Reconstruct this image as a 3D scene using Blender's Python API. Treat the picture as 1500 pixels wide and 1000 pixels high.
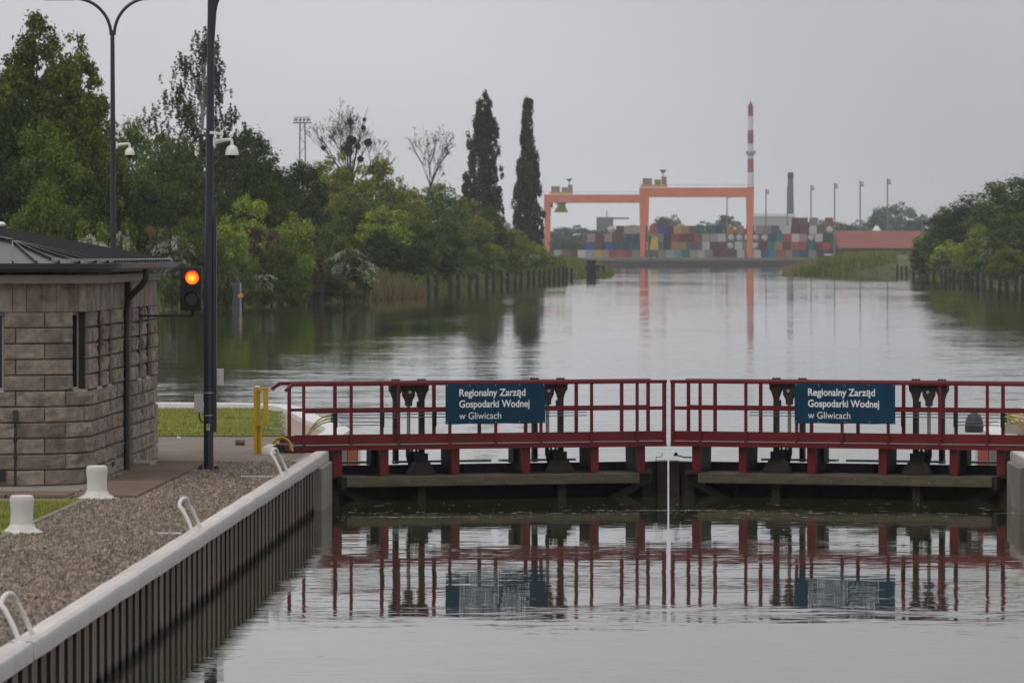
import bpy, math, random
import numpy as np
from mathutils import Vector, Matrix

R = math.radians
scene = bpy.context.scene
C = scene.collection
for o in list(bpy.data.objects):
    bpy.data.objects.remove(o)

# ------------------------------------------------------------------ camera
FPX, HC, VX, VY = 8333.0, 4.33, 930.0, 370.0      # focal length in photo pixels, eye height, vanishing point of the canal
cd = bpy.data.cameras.new('camera')
cam = bpy.data.objects.new('camera', cd)
C.objects.link(cam)
cam.location = (0, 0, HC)
cam.rotation_euler = (R(90), 0, 0)
cd.sensor_width = 36.0
cd.lens = 36.0 * FPX / 1500.0
cd.shift_x = (750 - VX) / 1500.0
cd.shift_y = (VY - 500) / 1500.0
cd.clip_start = 1.0
cd.clip_end = 9000.0
cd.dof.use_dof = True
cd.dof.focus_distance = 99.0
cd.dof.aperture_fstop = 7.1
scene.camera = cam

# ------------------------------------------------------------------ sky and sun (overcast)
SUN_EL, SUN_AZ = R(52), R(215)
world = bpy.data.worlds.new('World')
scene.world = world
world.use_nodes = True
wn, wl = world.node_tree.nodes, world.node_tree.links
wn.clear()
w_out = wn.new('ShaderNodeOutputWorld')
w_bg = wn.new('ShaderNodeBackground')
w_bg.inputs['Strength'].default_value = 0.1
sky = wn.new('ShaderNodeTexSky')
sky.sky_type = 'NISHITA'
sky.sun_disc = False
sky.sun_elevation = SUN_EL
sky.sun_rotation = SUN_AZ
sky.dust_density = 6.0
w_tc = wn.new('ShaderNodeTexCoord')
w_sep = wn.new('ShaderNodeSeparateXYZ')
wl.new(w_tc.outputs['Generated'], w_sep.inputs[0])
w_max = wn.new('ShaderNodeMath'); w_max.operation = 'MAXIMUM'; w_max.inputs[1].default_value = 0.0
wl.new(w_sep.outputs['Z'], w_max.inputs[0])
w_ramp = wn.new('ShaderNodeMath'); w_ramp.operation = 'MULTIPLY_ADD'
w_ramp.inputs[1].default_value = 0.45          # cloud layer brightens towards the zenith
w_ramp.inputs[2].default_value = 1.10
wl.new(w_max.outputs[0], w_ramp.inputs[0])
w_noise = wn.new('ShaderNodeTexNoise')
w_noise.inputs['Scale'].default_value = 4.0
w_noise.inputs['Detail'].default_value = 2.0
w_map = wn.new('ShaderNodeMapping')
w_map.inputs['Location'].default_value = (13.03, 15.77, 1.88)
wl.new(w_tc.outputs['Generated'], w_map.inputs['Vector'])
wl.new(w_map.outputs[0], w_noise.inputs['Vector'])
w_nm = wn.new('ShaderNodeMath'); w_nm.operation = 'MULTIPLY_ADD'
w_nm.inputs[1].default_value = 1.4; w_nm.inputs[2].default_value = 0.25
wl.new(w_noise.outputs['Fac'], w_nm.inputs[0])
w_mul = wn.new('ShaderNodeMath'); w_mul.operation = 'MULTIPLY'
wl.new(w_ramp.outputs[0], w_mul.inputs[0]); wl.new(w_nm.outputs[0], w_mul.inputs[1])
w_col = wn.new('ShaderNodeMix'); w_col.data_type = 'RGBA'; w_col.blend_type = 'MULTIPLY'
w_col.inputs['Factor'].default_value = 1.0
w_col.inputs[6].default_value = (4.95, 5.0, 5.2, 1)      # grey cloud deck (times the 0.1 strength)
wl.new(w_mul.outputs[0], w_col.inputs[7])
w_mix = wn.new('ShaderNodeMix'); w_mix.data_type = 'RGBA'
w_mix.inputs['Factor'].default_value = 0.94
wl.new(sky.outputs[0], w_mix.inputs[6]); wl.new(w_col.outputs[2], w_mix.inputs[7])
wl.new(w_mix.outputs[2], w_bg.inputs['Color'])
wl.new(w_bg.outputs[0], w_out.inputs['Surface'])

sd = bpy.data.lights.new('sun', 'SUN')
sd.energy = 0.55
sd.angle = R(40)
sd.color = (1.0, 0.97, 0.93)
sun = bpy.data.objects.new('sun', sd)
C.objects.link(sun)
sdir = Vector((math.sin(SUN_AZ) * math.cos(SUN_EL), math.cos(SUN_AZ) * math.cos(SUN_EL), math.sin(SUN_EL)))
sun.rotation_euler = sdir.to_track_quat('Z', 'Y').to_euler()
sun.location = sdir * 60

scene.view_settings.view_transform = 'Standard'
scene.view_settings.look = 'None'
scene.view_settings.exposure = 0.2
scene.view_settings.gamma = 1.0
scene.view_settings.use_curve_mapping = False
scene.render.engine = 'CYCLES'
scene.cycles.use_denoising = True
scene.cycles.max_bounces = 6
scene.cycles.diffuse_bounces = 2
scene.cycles.glossy_bounces = 3
scene.cycles.transmission_bounces = 3
scene.cycles.volume_bounces = 0
scene.cycles.transparent_max_bounces = 4
scene.cycles.sample_clamp_indirect = 4.0

# ------------------------------------------------------------------ helpers
def SC(Y): return FPX / Y
def PX(px, Y): return (px - VX) * Y / FPX          # photo column at a distance -> metres right of the eye
def PZ(py, Y): return HC - (py - VY) * Y / FPX     # photo row at a distance -> height above the water

BASE = {}
def base(o): return BASE.get(o.name, Vector((0, 0, 0)))

def thing(name, label, cat, loc=(0, 0, 0), group=None):
    o = bpy.data.objects.new(name, None)
    C.objects.link(o)
    o.empty_display_size = 0.3
    o.location = loc
    o['label'] = label; o['category'] = cat
    if group: o['group'] = group
    BASE[o.name] = Vector(loc)
    return o

def tag(o, label, cat, group=None):
    o['label'] = label; o['category'] = cat
    if group: o['group'] = group
    return o

class MB:
    def __init__(s): s.v = []; s.f = []
    def add(s, vs, fs):
        n = len(s.v)
        s.v.extend([tuple(p) for p in vs])
        s.f.extend([tuple(i + n for i in f) for f in fs])
        return s
    def box(s, x0, x1, y0, y1, z0, z1):
        return s.hexa([(x0, y0, z0), (x1, y0, z0), (x1, y1, z0), (x0, y1, z0), (x0, y0, z1), (x1, y0, z1), (x1, y1, z1), (x0, y1, z1)])
    def hexa(s, p):
        return s.add(p, [(3, 2, 1, 0), (4, 5, 6, 7), (0, 1, 5, 4), (1, 2, 6, 5), (2, 3, 7, 6), (3, 0, 4, 7)])
    def cbox(s, c, d):
        return s.box(c[0] - d[0] / 2, c[0] + d[0] / 2, c[1] - d[1] / 2, c[1] + d[1] / 2, c[2] - d[2] / 2, c[2] + d[2] / 2)
    def bar(s, a, b, w, h, up=(0, 0, 1)):
        a = Vector(a); b = Vector(b); d = (b - a).normalized()
        upv = Vector(up)
        if abs(d.dot(upv)) > 0.98: upv = Vector((0, 1, 0))
        sx = d.cross(upv).normalized() * (w / 2)
        sz = sx.cross(d).normalized() * (h / 2)
        p = []
        for q in (a, b):
            p += [q - sx - sz, q + sx - sz, q + sx + sz, q - sx + sz]
        return s.add(p, [(0, 1, 2, 3), (7, 6, 5, 4), (0, 4, 5, 1), (1, 5, 6, 2), (2, 6, 7, 3), (3, 7, 4, 0)])
    def tube(s, pts, r, n=8, cap=True):
        pts = [Vector(p) for p in pts]
        rs = r if isinstance(r, (list, tuple)) else [r] * len(pts)
        m = len(pts)
        t0 = (pts[1] - pts[0]).normalized()
        ref = Vector((0, 0, 1)) if abs(t0.z) < 0.9 else Vector((1, 0, 0))
        vs = []
        for i, p in enumerate(pts):
            t = (pts[min(i + 1, m - 1)] - pts[max(i - 1, 0)]).normalized()
            a = ref - t * ref.dot(t)
            if a.length < 1e-4: a = t.orthogonal()
            a.normalize(); ref = a
            b = t.cross(a)
            for k in range(n):
                an = 2 * math.pi * k / n
                vs.append(p + (a * math.cos(an) + b * math.sin(an)) * rs[i])
        fs = []
        for i in range(m - 1):
            for k in range(n):
                k2 = (k + 1) % n
                fs.append((i * n + k, i * n + k2, (i + 1) * n + k2, (i + 1) * n + k))
        if cap:
            fs.append(tuple(range(n - 1, -1, -1)))
            fs.append(tuple((m - 1) * n + k for k in range(n)))
        return s.add(vs, fs)
    def lathe(s, c, prof, n=24, axis='z'):
        vs = []; m = len(prof)
        for r, h in prof:
            for k in range(n):
                an = 2 * math.pi * k / n
                if axis == 'z': vs.append((c[0] + r * math.cos(an), c[1] + r * math.sin(an), c[2] + h))
                elif axis == 'y': vs.append((c[0] + r * math.cos(an), c[1] + h, c[2] + r * math.sin(an)))
                else: vs.append((c[0] + h, c[1] + r * math.cos(an), c[2] + r * math.sin(an)))
        fs = []
        for i in range(m - 1):
            for k in range(n):
                k2 = (k + 1) % n
                fs.append((i * n + k, i * n + k2, (i + 1) * n + k2, (i + 1) * n + k))
        fs.append(tuple(range(n - 1, -1, -1)))
        fs.append(tuple((m - 1) * n + k for k in range(n)))
        return s.add(vs, fs)
    def prism(s, poly, z0, z1):
        n = len(poly)
        vs = [(x, y, z0) for x, y in poly] + [(x, y, z1) for x, y in poly]
        fs = [tuple(range(n - 1, -1, -1)), tuple(range(n, 2 * n))]
        fs += [(i, (i + 1) % n, (i + 1) % n + n, i + n) for i in range(n)]
        return s.add(vs, fs)
    def prof(s, pts, prof, closed=False):
        """sweep a (outward, height) profile along plan points pts [(x, y, nx, ny)]"""
        m, k = len(pts), len(prof)
        vs = [(x + nx * a, y + ny * a, h) for (x, y, nx, ny) in pts for a, h in prof]
        fs = []
        for i in range(m - 1):
            for j in range(k):
                j2 = (j + 1) % k
                fs.append((i * k + j, (i + 1) * k + j, (i + 1) * k + j2, i * k + j2))
        fs.append(tuple(range(k))); fs.append(tuple((m - 1) * k + j for j in range(k - 1, -1, -1)))
        return s.add(vs, fs)
    def mesh(s, name, mat, org=Vector((0, 0, 0)), smooth=False):
        me = bpy.data.meshes.new(name)
        me.from_pydata([(p[0] - org[0], p[1] - org[1], p[2] - org[2]) for p in s.v], [], s.f)
        if mat: me.materials.append(mat)
        if smooth:
            me.polygons.foreach_set('use_smooth', [True] * len(me.polygons))
            try: me.set_sharp_from_angle(angle=R(40))
            except Exception: pass
        me.update()
        return me
    def build(s, name, mat, parent=None, smooth=False, bevel=0.0):
        org = base(parent) if parent else Vector((0, 0, 0))
        if parent is None and s.v:
            a = np.array(s.v); org = Vector((float(a[:, 0].mean()), float(a[:, 1].mean()), float(a[:, 2].min())))
        o = bpy.data.objects.new(name, s.mesh(name, mat, org, smooth))
        C.objects.link(o)
        if parent: o.parent = parent
        else: o.location = org
        BASE[o.name] = org
        if bevel:
            b = o.modifiers.new('bevel', 'BEVEL'); b.width = bevel; b.segments = 2; b.limit_method = 'ANGLE'
        return o

def struct(o): o['kind'] = 'structure'; return o
def stuff(o, label=None, cat=None):
    o['kind'] = 'stuff'
    if label: o['label'] = label
    if cat: o['category'] = cat
    return o

def np_mesh(name, V, F, mat, parent=None, loc=(0, 0, 0)):
    """V (n,3), F (m,k) constant k"""
    me = bpy.data.meshes.new(name)
    n, (m, k) = len(V), F.shape
    me.vertices.add(n); me.vertices.foreach_set('co', np.ascontiguousarray(V, dtype=np.float32).ravel())
    me.loops.add(m * k); me.loops.foreach_set('vertex_index', np.ascontiguousarray(F, dtype=np.int32).ravel())
    me.polygons.add(m)
    me.polygons.foreach_set('loop_start', np.arange(0, m * k, k, dtype=np.int32))
    me.polygons.foreach_set('loop_total', np.full(m, k, dtype=np.int32))
    if mat: me.materials.append(mat)
    me.update(calc_edges=True)
    return me

def link(name, me, parent=None, loc=(0, 0, 0)):
    o = bpy.data.objects.new(name, me); C.objects.link(o)
    o.location = loc
    if parent: o.parent = parent
    BASE[o.name] = Vector(loc) + (base(parent) if parent else Vector((0, 0, 0)))
    return o

def ordn(i):
    w = ['first', 'second', 'third', 'fourth', 'fifth', 'sixth', 'seventh', 'eighth', 'ninth', 'tenth', 'eleventh', 'twelfth',
         'thirteenth', 'fourteenth', 'fifteenth', 'sixteenth', 'seventeenth', 'eighteenth', 'nineteenth', 'twentieth']
    if i <= 20: return w[i - 1]
    tens = {2: 'twenty', 3: 'thirty', 4: 'forty'}
    if i % 10 == 0: return {30: 'thirtieth', 40: 'fortieth'}.get(i, str(i))
    return tens[i // 10] + '-' + w[i % 10 - 1]

# ------------------------------------------------------------------ materials
MATS = {}
def mk(name, col, rough=0.7, var=0.25, scale=4.0, bump=0.0, bscale=None, metal=0.0, rnd=0.0, stretch=(1, 1, 1), spec=0.5,
       dirt=None, dscale=1.5, damt=0.5, detail=5.0):
    if name in MATS: return MATS[name]
    m = bpy.data.materials.new(name); m.use_nodes = True
    n, l = m.node_tree.nodes, m.node_tree.links
    b = n['Principled BSDF']
    tc = n.new('ShaderNodeTexCoord'); mp = n.new('ShaderNodeMapping')
    mp.inputs['Scale'].default_value = stretch
    l.new(tc.outputs['Object'], mp.inputs['Vector'])
    no = n.new('ShaderNodeTexNoise'); no.inputs['Scale'].default_value = scale; no.inputs['Detail'].default_value = detail
    l.new(mp.outputs[0], no.inputs['Vector'])
    oi = n.new('ShaderNodeObjectInfo')
    mr = n.new('ShaderNodeMapRange'); mr.inputs['From Min'].default_value = 0.25; mr.inputs['From Max'].default_value = 0.75
    mr.inputs['To Min'].default_value = 1 - var; mr.inputs['To Max'].default_value = 1 + var
    l.new(no.outputs['Fac'], mr.inputs['Value'])
    fac = mr.outputs[0]
    if rnd:
        r2 = n.new('ShaderNodeMapRange'); r2.inputs['To Min'].default_value = 1 - rnd; r2.inputs['To Max'].default_value = 1 + rnd
        l.new(oi.outputs['Random'], r2.inputs['Value'])
        mu = n.new('ShaderNodeMath'); mu.operation = 'MULTIPLY'
        l.new(fac, mu.inputs[0]); l.new(r2.outputs[0], mu.inputs[1]); fac = mu.outputs[0]
    sc = n.new('ShaderNodeVectorMath'); sc.operation = 'SCALE'
    sc.inputs[0].default_value = col[:3]
    l.new(fac, sc.inputs['Scale'])
    out = sc.outputs[0]
    if dirt is not None:
        d = n.new('ShaderNodeTexNoise'); d.inputs['Scale'].default_value = dscale; d.inputs['Detail'].default_value = 6
        d.inputs['Roughness'].default_value = 0.65
        l.new(mp.outputs[0], d.inputs['Vector'])
        dr = n.new('ShaderNodeMapRange'); dr.inputs['From Min'].default_value = 0.48; dr.inputs['From Max'].default_value = 0.68
        dr.inputs['To Max'].default_value = damt
        l.new(d.outputs['Fac'], dr.inputs['Value'])
        mx = n.new('ShaderNodeMix'); mx.data_type = 'RGBA'
        l.new(dr.outputs[0], mx.inputs['Factor']); l.new(out, mx.inputs[6]); mx.inputs[7].default_value = (*dirt, 1)
        out = mx.outputs[2]
    l.new(out, b.inputs['Base Color'])
    b.inputs['Roughness'].default_value = rough
    b.inputs['Metallic'].default_value = metal
    b.inputs['Specular IOR Level'].default_value = spec
    if bump:
        bn = n.new('ShaderNodeTexNoise'); bn.inputs['Scale'].default_value = bscale or scale * 4; bn.inputs['Detail'].default_value = 6
        l.new(mp.outputs[0], bn.inputs['Vector'])
        bp = n.new('ShaderNodeBump'); bp.inputs['Strength'].default_value = min(1.0, bump); bp.inputs['Distance'].default_value = 0.02
        l.new(bn.outputs['Fac'], bp.inputs['Height']); l.new(bp.outputs[0], b.inputs['Normal'])
    MATS[name] = m
    return m

def leafmat(name, col, col2, trans=0.3, nscale=0.6):
    m = bpy.data.materials.new(name); m.use_nodes = True
    n, l = m.node_tree.nodes, m.node_tree.links
    n.clear()
    out = n.new('ShaderNodeOutputMaterial')
    tc = n.new('ShaderNodeTexCoord')
    no = n.new('ShaderNodeTexNoise'); no.inputs['Scale'].default_value = nscale; no.inputs['Detail'].default_value = 4
    l.new(tc.outputs['Object'], no.inputs['Vector'])
    mr = n.new('ShaderNodeMapRange'); mr.inputs['From Min'].default_value = 0.32; mr.inputs['From Max'].default_value = 0.68
    l.new(no.outputs['Fac'], mr.inputs['Value'])
    mx = n.new('ShaderNodeMix'); mx.data_type = 'RGBA'
    mx.inputs[6].default_value = (*col, 1); mx.inputs[7].default_value = (*col2, 1)
    l.new(mr.outputs[0], mx.inputs['Factor'])
    oi = n.new('ShaderNodeObjectInfo')
    r2 = n.new('ShaderNodeMapRange'); r2.inputs['To Min'].default_value = 0.75; r2.inputs['To Max'].default_value = 1.3
    l.new(oi.outputs['Random'], r2.inputs['Value'])
    sc = n.new('ShaderNodeVectorMath'); sc.operation = 'SCALE'
    ge = n.new('ShaderNodeNewGeometry')
    r3 = n.new('ShaderNodeMapRange'); r3.inputs['To Min'].default_value = 0.45; r3.inputs['To Max'].default_value = 1.55
    l.new(ge.outputs['Random Per Island'], r3.inputs['Value'])
    mm = n.new('ShaderNodeMath'); mm.operation = 'MULTIPLY'
    l.new(r2.outputs[0], mm.inputs[0]); l.new(r3.outputs[0], mm.inputs[1])
    l.new(mx.outputs[2], sc.inputs[0]); l.new(mm.outputs[0], sc.inputs['Scale'])
    df = n.new('ShaderNodeBsdfDiffuse'); tr = n.new('ShaderNodeBsdfTranslucent')
    l.new(sc.outputs[0], df.inputs['Color']); l.new(sc.outputs[0], tr.inputs['Color'])
    ms = n.new('ShaderNodeMixShader'); ms.inputs['Fac'].default_value = trans
    l.new(df.outputs[0], ms.inputs[1]); l.new(tr.outputs[0], ms.inputs[2])
    l.new(ms.outputs[0], out.inputs['Surface'])
    MATS[name] = m
    return m

M = {
 'red': mk('red_gate_paint', (0.155, 0.012, 0.016), 0.42, 0.2, 2.5, 0.15, 40, dirt=(0.06, 0.018, 0.014), dscale=3.0, damt=0.6, spec=0.3),
 'brown_steel': mk('brown_steel', (0.048, 0.033, 0.027), 0.6, 0.25, 3.0, 0.2, 30, spec=0.25, dirt=(0.02, 0.016, 0.011), dscale=2.5, damt=0.7),
 'dark_steel': mk('dark_steel', (0.020, 0.015, 0.013), 0.65, 0.3, 3.0, 0.2, 30),
 'black': mk('black_rubber', (0.012, 0.012, 0.013), 0.6, 0.3, 8.0),
 'chrome': mk('grey_rod', (0.42, 0.42, 0.42), 0.35, 0.1, 8.0, metal=0.6),
 'timber': mk('wet_timber', (0.105, 0.082, 0.048), 0.65, 0.4, 2.0, 0.5, 25, stretch=(1.5, 1.5, 10), dirt=(0.055, 0.05, 0.018), dscale=1.2, damt=0.8),
 'white_steel': mk('white_coping_paint', (0.50, 0.475, 0.445), 0.42, 0.08, 1.2, 0.12, 30, dirt=(0.36, 0.32, 0.29), dscale=2.2, damt=0.6),
 'coping_top': mk('worn_coping_top', (0.62, 0.565, 0.53), 0.7, 0.12, 2.0, 0.3, 30, spec=0.2, dirt=(0.52, 0.40, 0.385), dscale=0.7, damt=0.7, stretch=(1, .3, 1)),
 'white_paint': mk('white_paint', (0.72, 0.70, 0.68), 0.45, 0.06, 2.0, dirt=(0.5, 0.46, 0.42), dscale=4, damt=0.5),
 'bollard': mk('cream_bollard_paint', (0.64, 0.615, 0.57), 0.5, 0.06, 3.0, 0.1, 20, dirt=(0.42, 0.36, 0.29), dscale=3.0, damt=0.5),
 'pile': mk('weathered_sheet_pile', (0.21, 0.165, 0.135), 0.75, 0.35, 3.0, 0.4, 30, rnd=0.3, spec=0.2, stretch=(3, 3, 0.6), dirt=(0.07, 0.052, 0.042), dscale=2.0, damt=0.7),
 'concrete': mk('grey_concrete', (0.27, 0.235, 0.20), 0.8, 0.2, 1.2, 0.4, 30, dirt=(0.17, 0.145, 0.125), dscale=0.9, damt=0.7),
 'apron': mk('damp_concrete_apron', (0.235, 0.19, 0.158), 0.85, 0.22, 0.8, 0.3, 30, spec=0.15, dirt=(0.13, 0.105, 0.088), dscale=0.7, damt=0.8, stretch=(1, 0.35, 1)),
 'slab': mk('brown_paving_slab', (0.17, 0.115, 0.085), 0.9, 0.2, 2.0, 0.4, 30, rnd=0.12, spec=0.15),
 'gravel': mk('gravel_bed', (0.055, 0.042, 0.034), 0.9, 0.4, 9.0, 0.9, 60),
 'stones': mk('gravel_stone', (0.225, 0.172, 0.13), 0.9, 0.6, 14.0, detail=1.0, dirt=(0.13, 0.115, 0.10), dscale=0.8, damt=0.55),
 'sand': mk('sandy_gravel', (0.33, 0.27, 0.21), 0.9, 0.3, 5.0, 0.6, 50),
 'soil': mk('grassy_soil', (0.075, 0.085, 0.03), 0.95, 0.4, 2.0, 0.4, 20),
 'blockstone': mk('granite_block', (0.235, 0.19, 0.152), 0.85, 0.35, 6.0, 0.9, 16, rnd=0.22, dirt=(0.095, 0.074, 0.062), dscale=2.6, damt=0.75),
 'mortar': mk('dark_mortar', (0.05, 0.038, 0.032), 0.9, 0.25, 6.0),
 'cornice': mk('cornice_stone', (0.27, 0.225, 0.185), 0.8, 0.15, 2.0, 0.2, 20, dirt=(0.2, 0.17, 0.145), dscale=1.2, damt=0.6),
 'roof': mk('black_standing_seam_roof', (0.022, 0.022, 0.024), 0.34, 0.15, 1.0, 0.06, 8, metal=0.0, spec=0.6),
 'gutter': mk('dark_gutter', (0.045, 0.042, 0.042), 0.45, 0.15, 3.0),
 'pole': mk('anthracite_pole', (0.022, 0.027, 0.038), 0.42, 0.12, 2.0),
 'frame': mk('pale_window_frame', (0.38, 0.35, 0.34), 0.5, 0.05),
 'glass': mk('dark_glass', (0.012, 0.013, 0.014), 0.08, 0.05),
 'cabinet': mk('grey_plastic', (0.50, 0.49, 0.48), 0.5, 0.05),
 'cctv': mk('white_plastic', (0.75, 0.73, 0.70), 0.4, 0.03),
 'yellow': mk('yellow_paint', (0.58, 0.37, 0.012), 0.45, 0.12, 3.0, 0.1, 20, dirt=(0.35, 0.24, 0.03), dscale=5, damt=0.5),
 'hose': mk('yellow_hose', (0.45, 0.33, 0.07), 0.5, 0.1),
 'banner': mk('navy_banner', (0.003, 0.040, 0.085), 0.5, 0.15, 1.5, 0.1, 6, spec=0.25),
 'lettering': mk('white_print', (0.88, 0.90, 0.90), 0.5, 0.02),
 'pinkred': mk('faded_red_paint', (0.45, 0.11, 0.09), 0.6, 0.15, 4.0),
 'orange': mk('gantry_orange', (0.66, 0.20, 0.11), 0.5, 0.1, 0.3),
 'machinery': mk('machinery_grey', (0.22, 0.20, 0.15), 0.6, 0.3, 0.4),
 'mustard': mk('mustard_paint', (0.55, 0.38, 0.05), 0.5, 0.15, 0.4),
 'far_quay': mk('quay_wall_grey', (0.075, 0.055, 0.052), 0.8, 0.3, 0.2, stretch=(1, 1, 3)),
 'mast': mk('galvanised_mast', (0.16, 0.19, 0.21), 0.5, 0.1),
 'teal_mast': mk('grey_green_steel', (0.20, 0.27, 0.28), 0.5, 0.1),
 'chim_white': mk('chimney_white', (0.70, 0.67, 0.66), 0.7, 0.08, 0.2),
 'chim_red': mk('chimney_red', (0.36, 0.05, 0.07), 0.7, 0.1, 0.2),
 'chim_grey': mk('chimney_grey', (0.12, 0.125, 0.15), 0.7, 0.15, 0.1),
 'hall': mk('pale_cladding', (0.42, 0.42, 0.42), 0.7, 0.05, 0.1),
 'hall_roof': mk('white_roof_sheet', (0.75, 0.75, 0.75), 0.6, 0.05, 0.1),
 'tile_roof': mk('red_tile_roof', (0.25, 0.085, 0.065), 0.8, 0.15, 0.4, stretch=(1, 1, 4)),
 'shed_wall': mk('shed_wall', (0.11, 0.075, 0.07), 0.8, 0.2, 0.3),
 'wood_black': mk('tarred_pile', (0.022, 0.018, 0.019), 0.7, 0.3, 1.0),
 'gauge': mk('blue_grey_post', (0.05, 0.062, 0.078), 0.6, 0.15, 1.0),
 'signal_orange': mk('orange_board', (0.75, 0.25, 0.02), 0.5, 0.05),
 'bark': mk('bark', (0.07, 0.055, 0.042), 0.9, 0.3, 2.0),
 'pale_bark': mk('pale_bark', (0.26, 0.25, 0.22), 0.85, 0.4, 1.5),
 'twig': mk('grey_twig', (0.045, 0.037, 0.033), 0.9, 0.2, 1.0),
 'rust': mk('rusty_can', (0.14, 0.085, 0.06), 0.7, 0.3, 8.0),
 'foam': mk('pale_scum', (0.40, 0.39, 0.33), 0.8, 0.3, 3.0),
 'land': mk('bank_grass', (0.085, 0.10, 0.03), 0.95, 0.45, 0.15, 0.4, 3, dirt=(0.12, 0.09, 0.05), dscale=0.06, damt=0.6),
}
leafmat('leaf_mid', (0.075, 0.120, 0.024), (0.155, 0.20, 0.042))
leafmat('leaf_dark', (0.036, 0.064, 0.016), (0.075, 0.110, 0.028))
leafmat('leaf_olive', (0.105, 0.135, 0.020), (0.20, 0.215, 0.040))
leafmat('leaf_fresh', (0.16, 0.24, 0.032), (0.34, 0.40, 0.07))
leafmat('leaf_yellow', (0.18, 0.20, 0.03), (0.29, 0.295, 0.045))
leafmat('leaf_brown', (0.15, 0.090, 0.055), (0.20, 0.15, 0.07))
leafmat('leaf_poplar', (0.050, 0.070, 0.038), (0.105, 0.13, 0.065))
leafmat('leaf_birch', (0.040, 0.058, 0.022), (0.075, 0.095, 0.032))
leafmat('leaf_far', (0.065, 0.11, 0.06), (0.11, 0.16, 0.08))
leafmat('mistletoe', (0.022, 0.022, 0.014), (0.04, 0.04, 0.02))
leafmat('blossom', (0.50, 0.49, 0.42), (0.66, 0.65, 0.58), 0.2)
leafmat('pale_blossom', (0.26, 0.28, 0.17), (0.38, 0.39, 0.27), 0.2)
leafmat('grass_blade', (0.20, 0.22, 0.045), (0.36, 0.345, 0.10), 0.25, 0.8)
leafmat('bank_blade', (0.10, 0.135, 0.030), (0.18, 0.20, 0.05), 0.25, 0.1)
leafmat('reed_blade', (0.22, 0.155, 0.085), (0.22, 0.20, 0.085), 0.25, 0.15)

# water: dark body, mirror skin with fine wind ripples whose strength varies in patches
def water_mat():
    m = bpy.data.materials.new('canal_water'); m.use_nodes = True
    n, l = m.node_tree.nodes, m.node_tree.links
    b = n['Principled BSDF']
    b.inputs['Base Color'].default_value = (0.040, 0.042, 0.022, 1)
    b.inputs['Roughness'].default_value = 0.022
    b.inputs['IOR'].default_value = 1.34
    g = n.new('ShaderNodeNewGeometry')
    sep = n.new('ShaderNodeSeparateXYZ'); l.new(g.outputs['Position'], sep.inputs[0])
    def noise(sx, sy, det=2.0, scale=1.0):
        mp = n.new('ShaderNodeMapping'); mp.inputs['Scale'].default_value = (sx, sy, 1)
        l.new(g.outputs['Position'], mp.inputs['Vector'])
        t = n.new('ShaderNodeTexNoise'); t.inputs['Scale'].default_value = scale; t.inputs['Detail'].default_value = det
        l.new(mp.outputs[0], t.inputs['Vector']); return t
    def math_(op, a, b_=None, c=None):
        q = n.new('ShaderNodeMath'); q.operation = op
        for i, v in enumerate((a, b_, c)):
            if v is None: continue
            if isinstance(v, (int, float)): q.inputs[i].default_value = v
            else: l.new(v, q.inputs[i])
        return q.outputs[0]
    def ramp(v, a, b_, c, d):
        q = n.new('ShaderNodeMapRange'); q.interpolation_type = 'SMOOTHSTEP'
        q.inputs['From Min'].default_value = a; q.inputs['From Max'].default_value = b_
        q.inputs['To Min'].default_value = c; q.inputs['To Max'].default_value = d
        l.new(v, q.inputs['Value']); return q.outputs[0]
    fine = noise(1.4, 5.5, 2.0)
    mid = noise(0.25, 0.6, 2.0)
    patch = noise(0.03, 0.007, 3.0)
    near = ramp(sep.outputs['Y'], 120.0, 330.0, NEAR_K, 1.0)      # the wind reaches the water by the lock
    amp_up = math_('MULTIPLY', near, ramp(patch.outputs['Fac'], 0.36, 0.66, UP_LO, UP_HI))
    patch2 = noise(0.25, 0.16, 2.0)
    amp_ch = ramp(patch2.outputs['Fac'], 0.35, 0.7, CH_LO, CH_HI)
    side = ramp(sep.outputs['Y'], 99.0, 103.0, 0.0, 1.0)
    amp = math_('ADD', math_('MULTIPLY', side, amp_up), math_('MULTIPLY', math_('SUBTRACT', 1.0, side), amp_ch))
    def slope(t, k):
        s2 = n.new('ShaderNodeSeparateColor'); l.new(t.outputs['Color'], s2.inputs[0])
        return [math_('MULTIPLY', math_('SUBTRACT', s2.outputs[i], 0.5), k) for i in (0, 1)]
    fx, fy = slope(fine, 1.0); mx, my = slope(mid, 0.55)
    tiny = noise(5.0, 14.0, 2.0)
    tx, ty = slope(tiny, 0.7)
    fx = math_('ADD', fx, tx); fy = math_('ADD', fy, ty)
    nx = math_('MULTIPLY', math_('ADD', fx, mx), amp)
    # at this low angle the wave faces turned to the viewer hide the ones behind: mean visible slope leans that way
    lean = math_('MULTIPLY', side, -0.13)
    ny = math_('MULTIPLY', math_('ADD', math_('ADD', fy, my), lean), amp)
    cx = n.new('ShaderNodeCombineXYZ'); l.new(nx, cx.inputs[0]); l.new(ny, cx.inputs[1]); cx.inputs[2].default_value = 1
    nv = n.new('ShaderNodeVectorMath'); nv.operation = 'NORMALIZE'; l.new(cx.outputs[0], nv.inputs[0])
    l.new(nv.outputs[0], b.inputs['Normal'])
    return m
UP_LO, UP_HI, CH_LO, CH_HI = 0.014, 0.042, 0.012, 0.030
NEAR_K = 2.9
M['water'] = water_mat()

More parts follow.
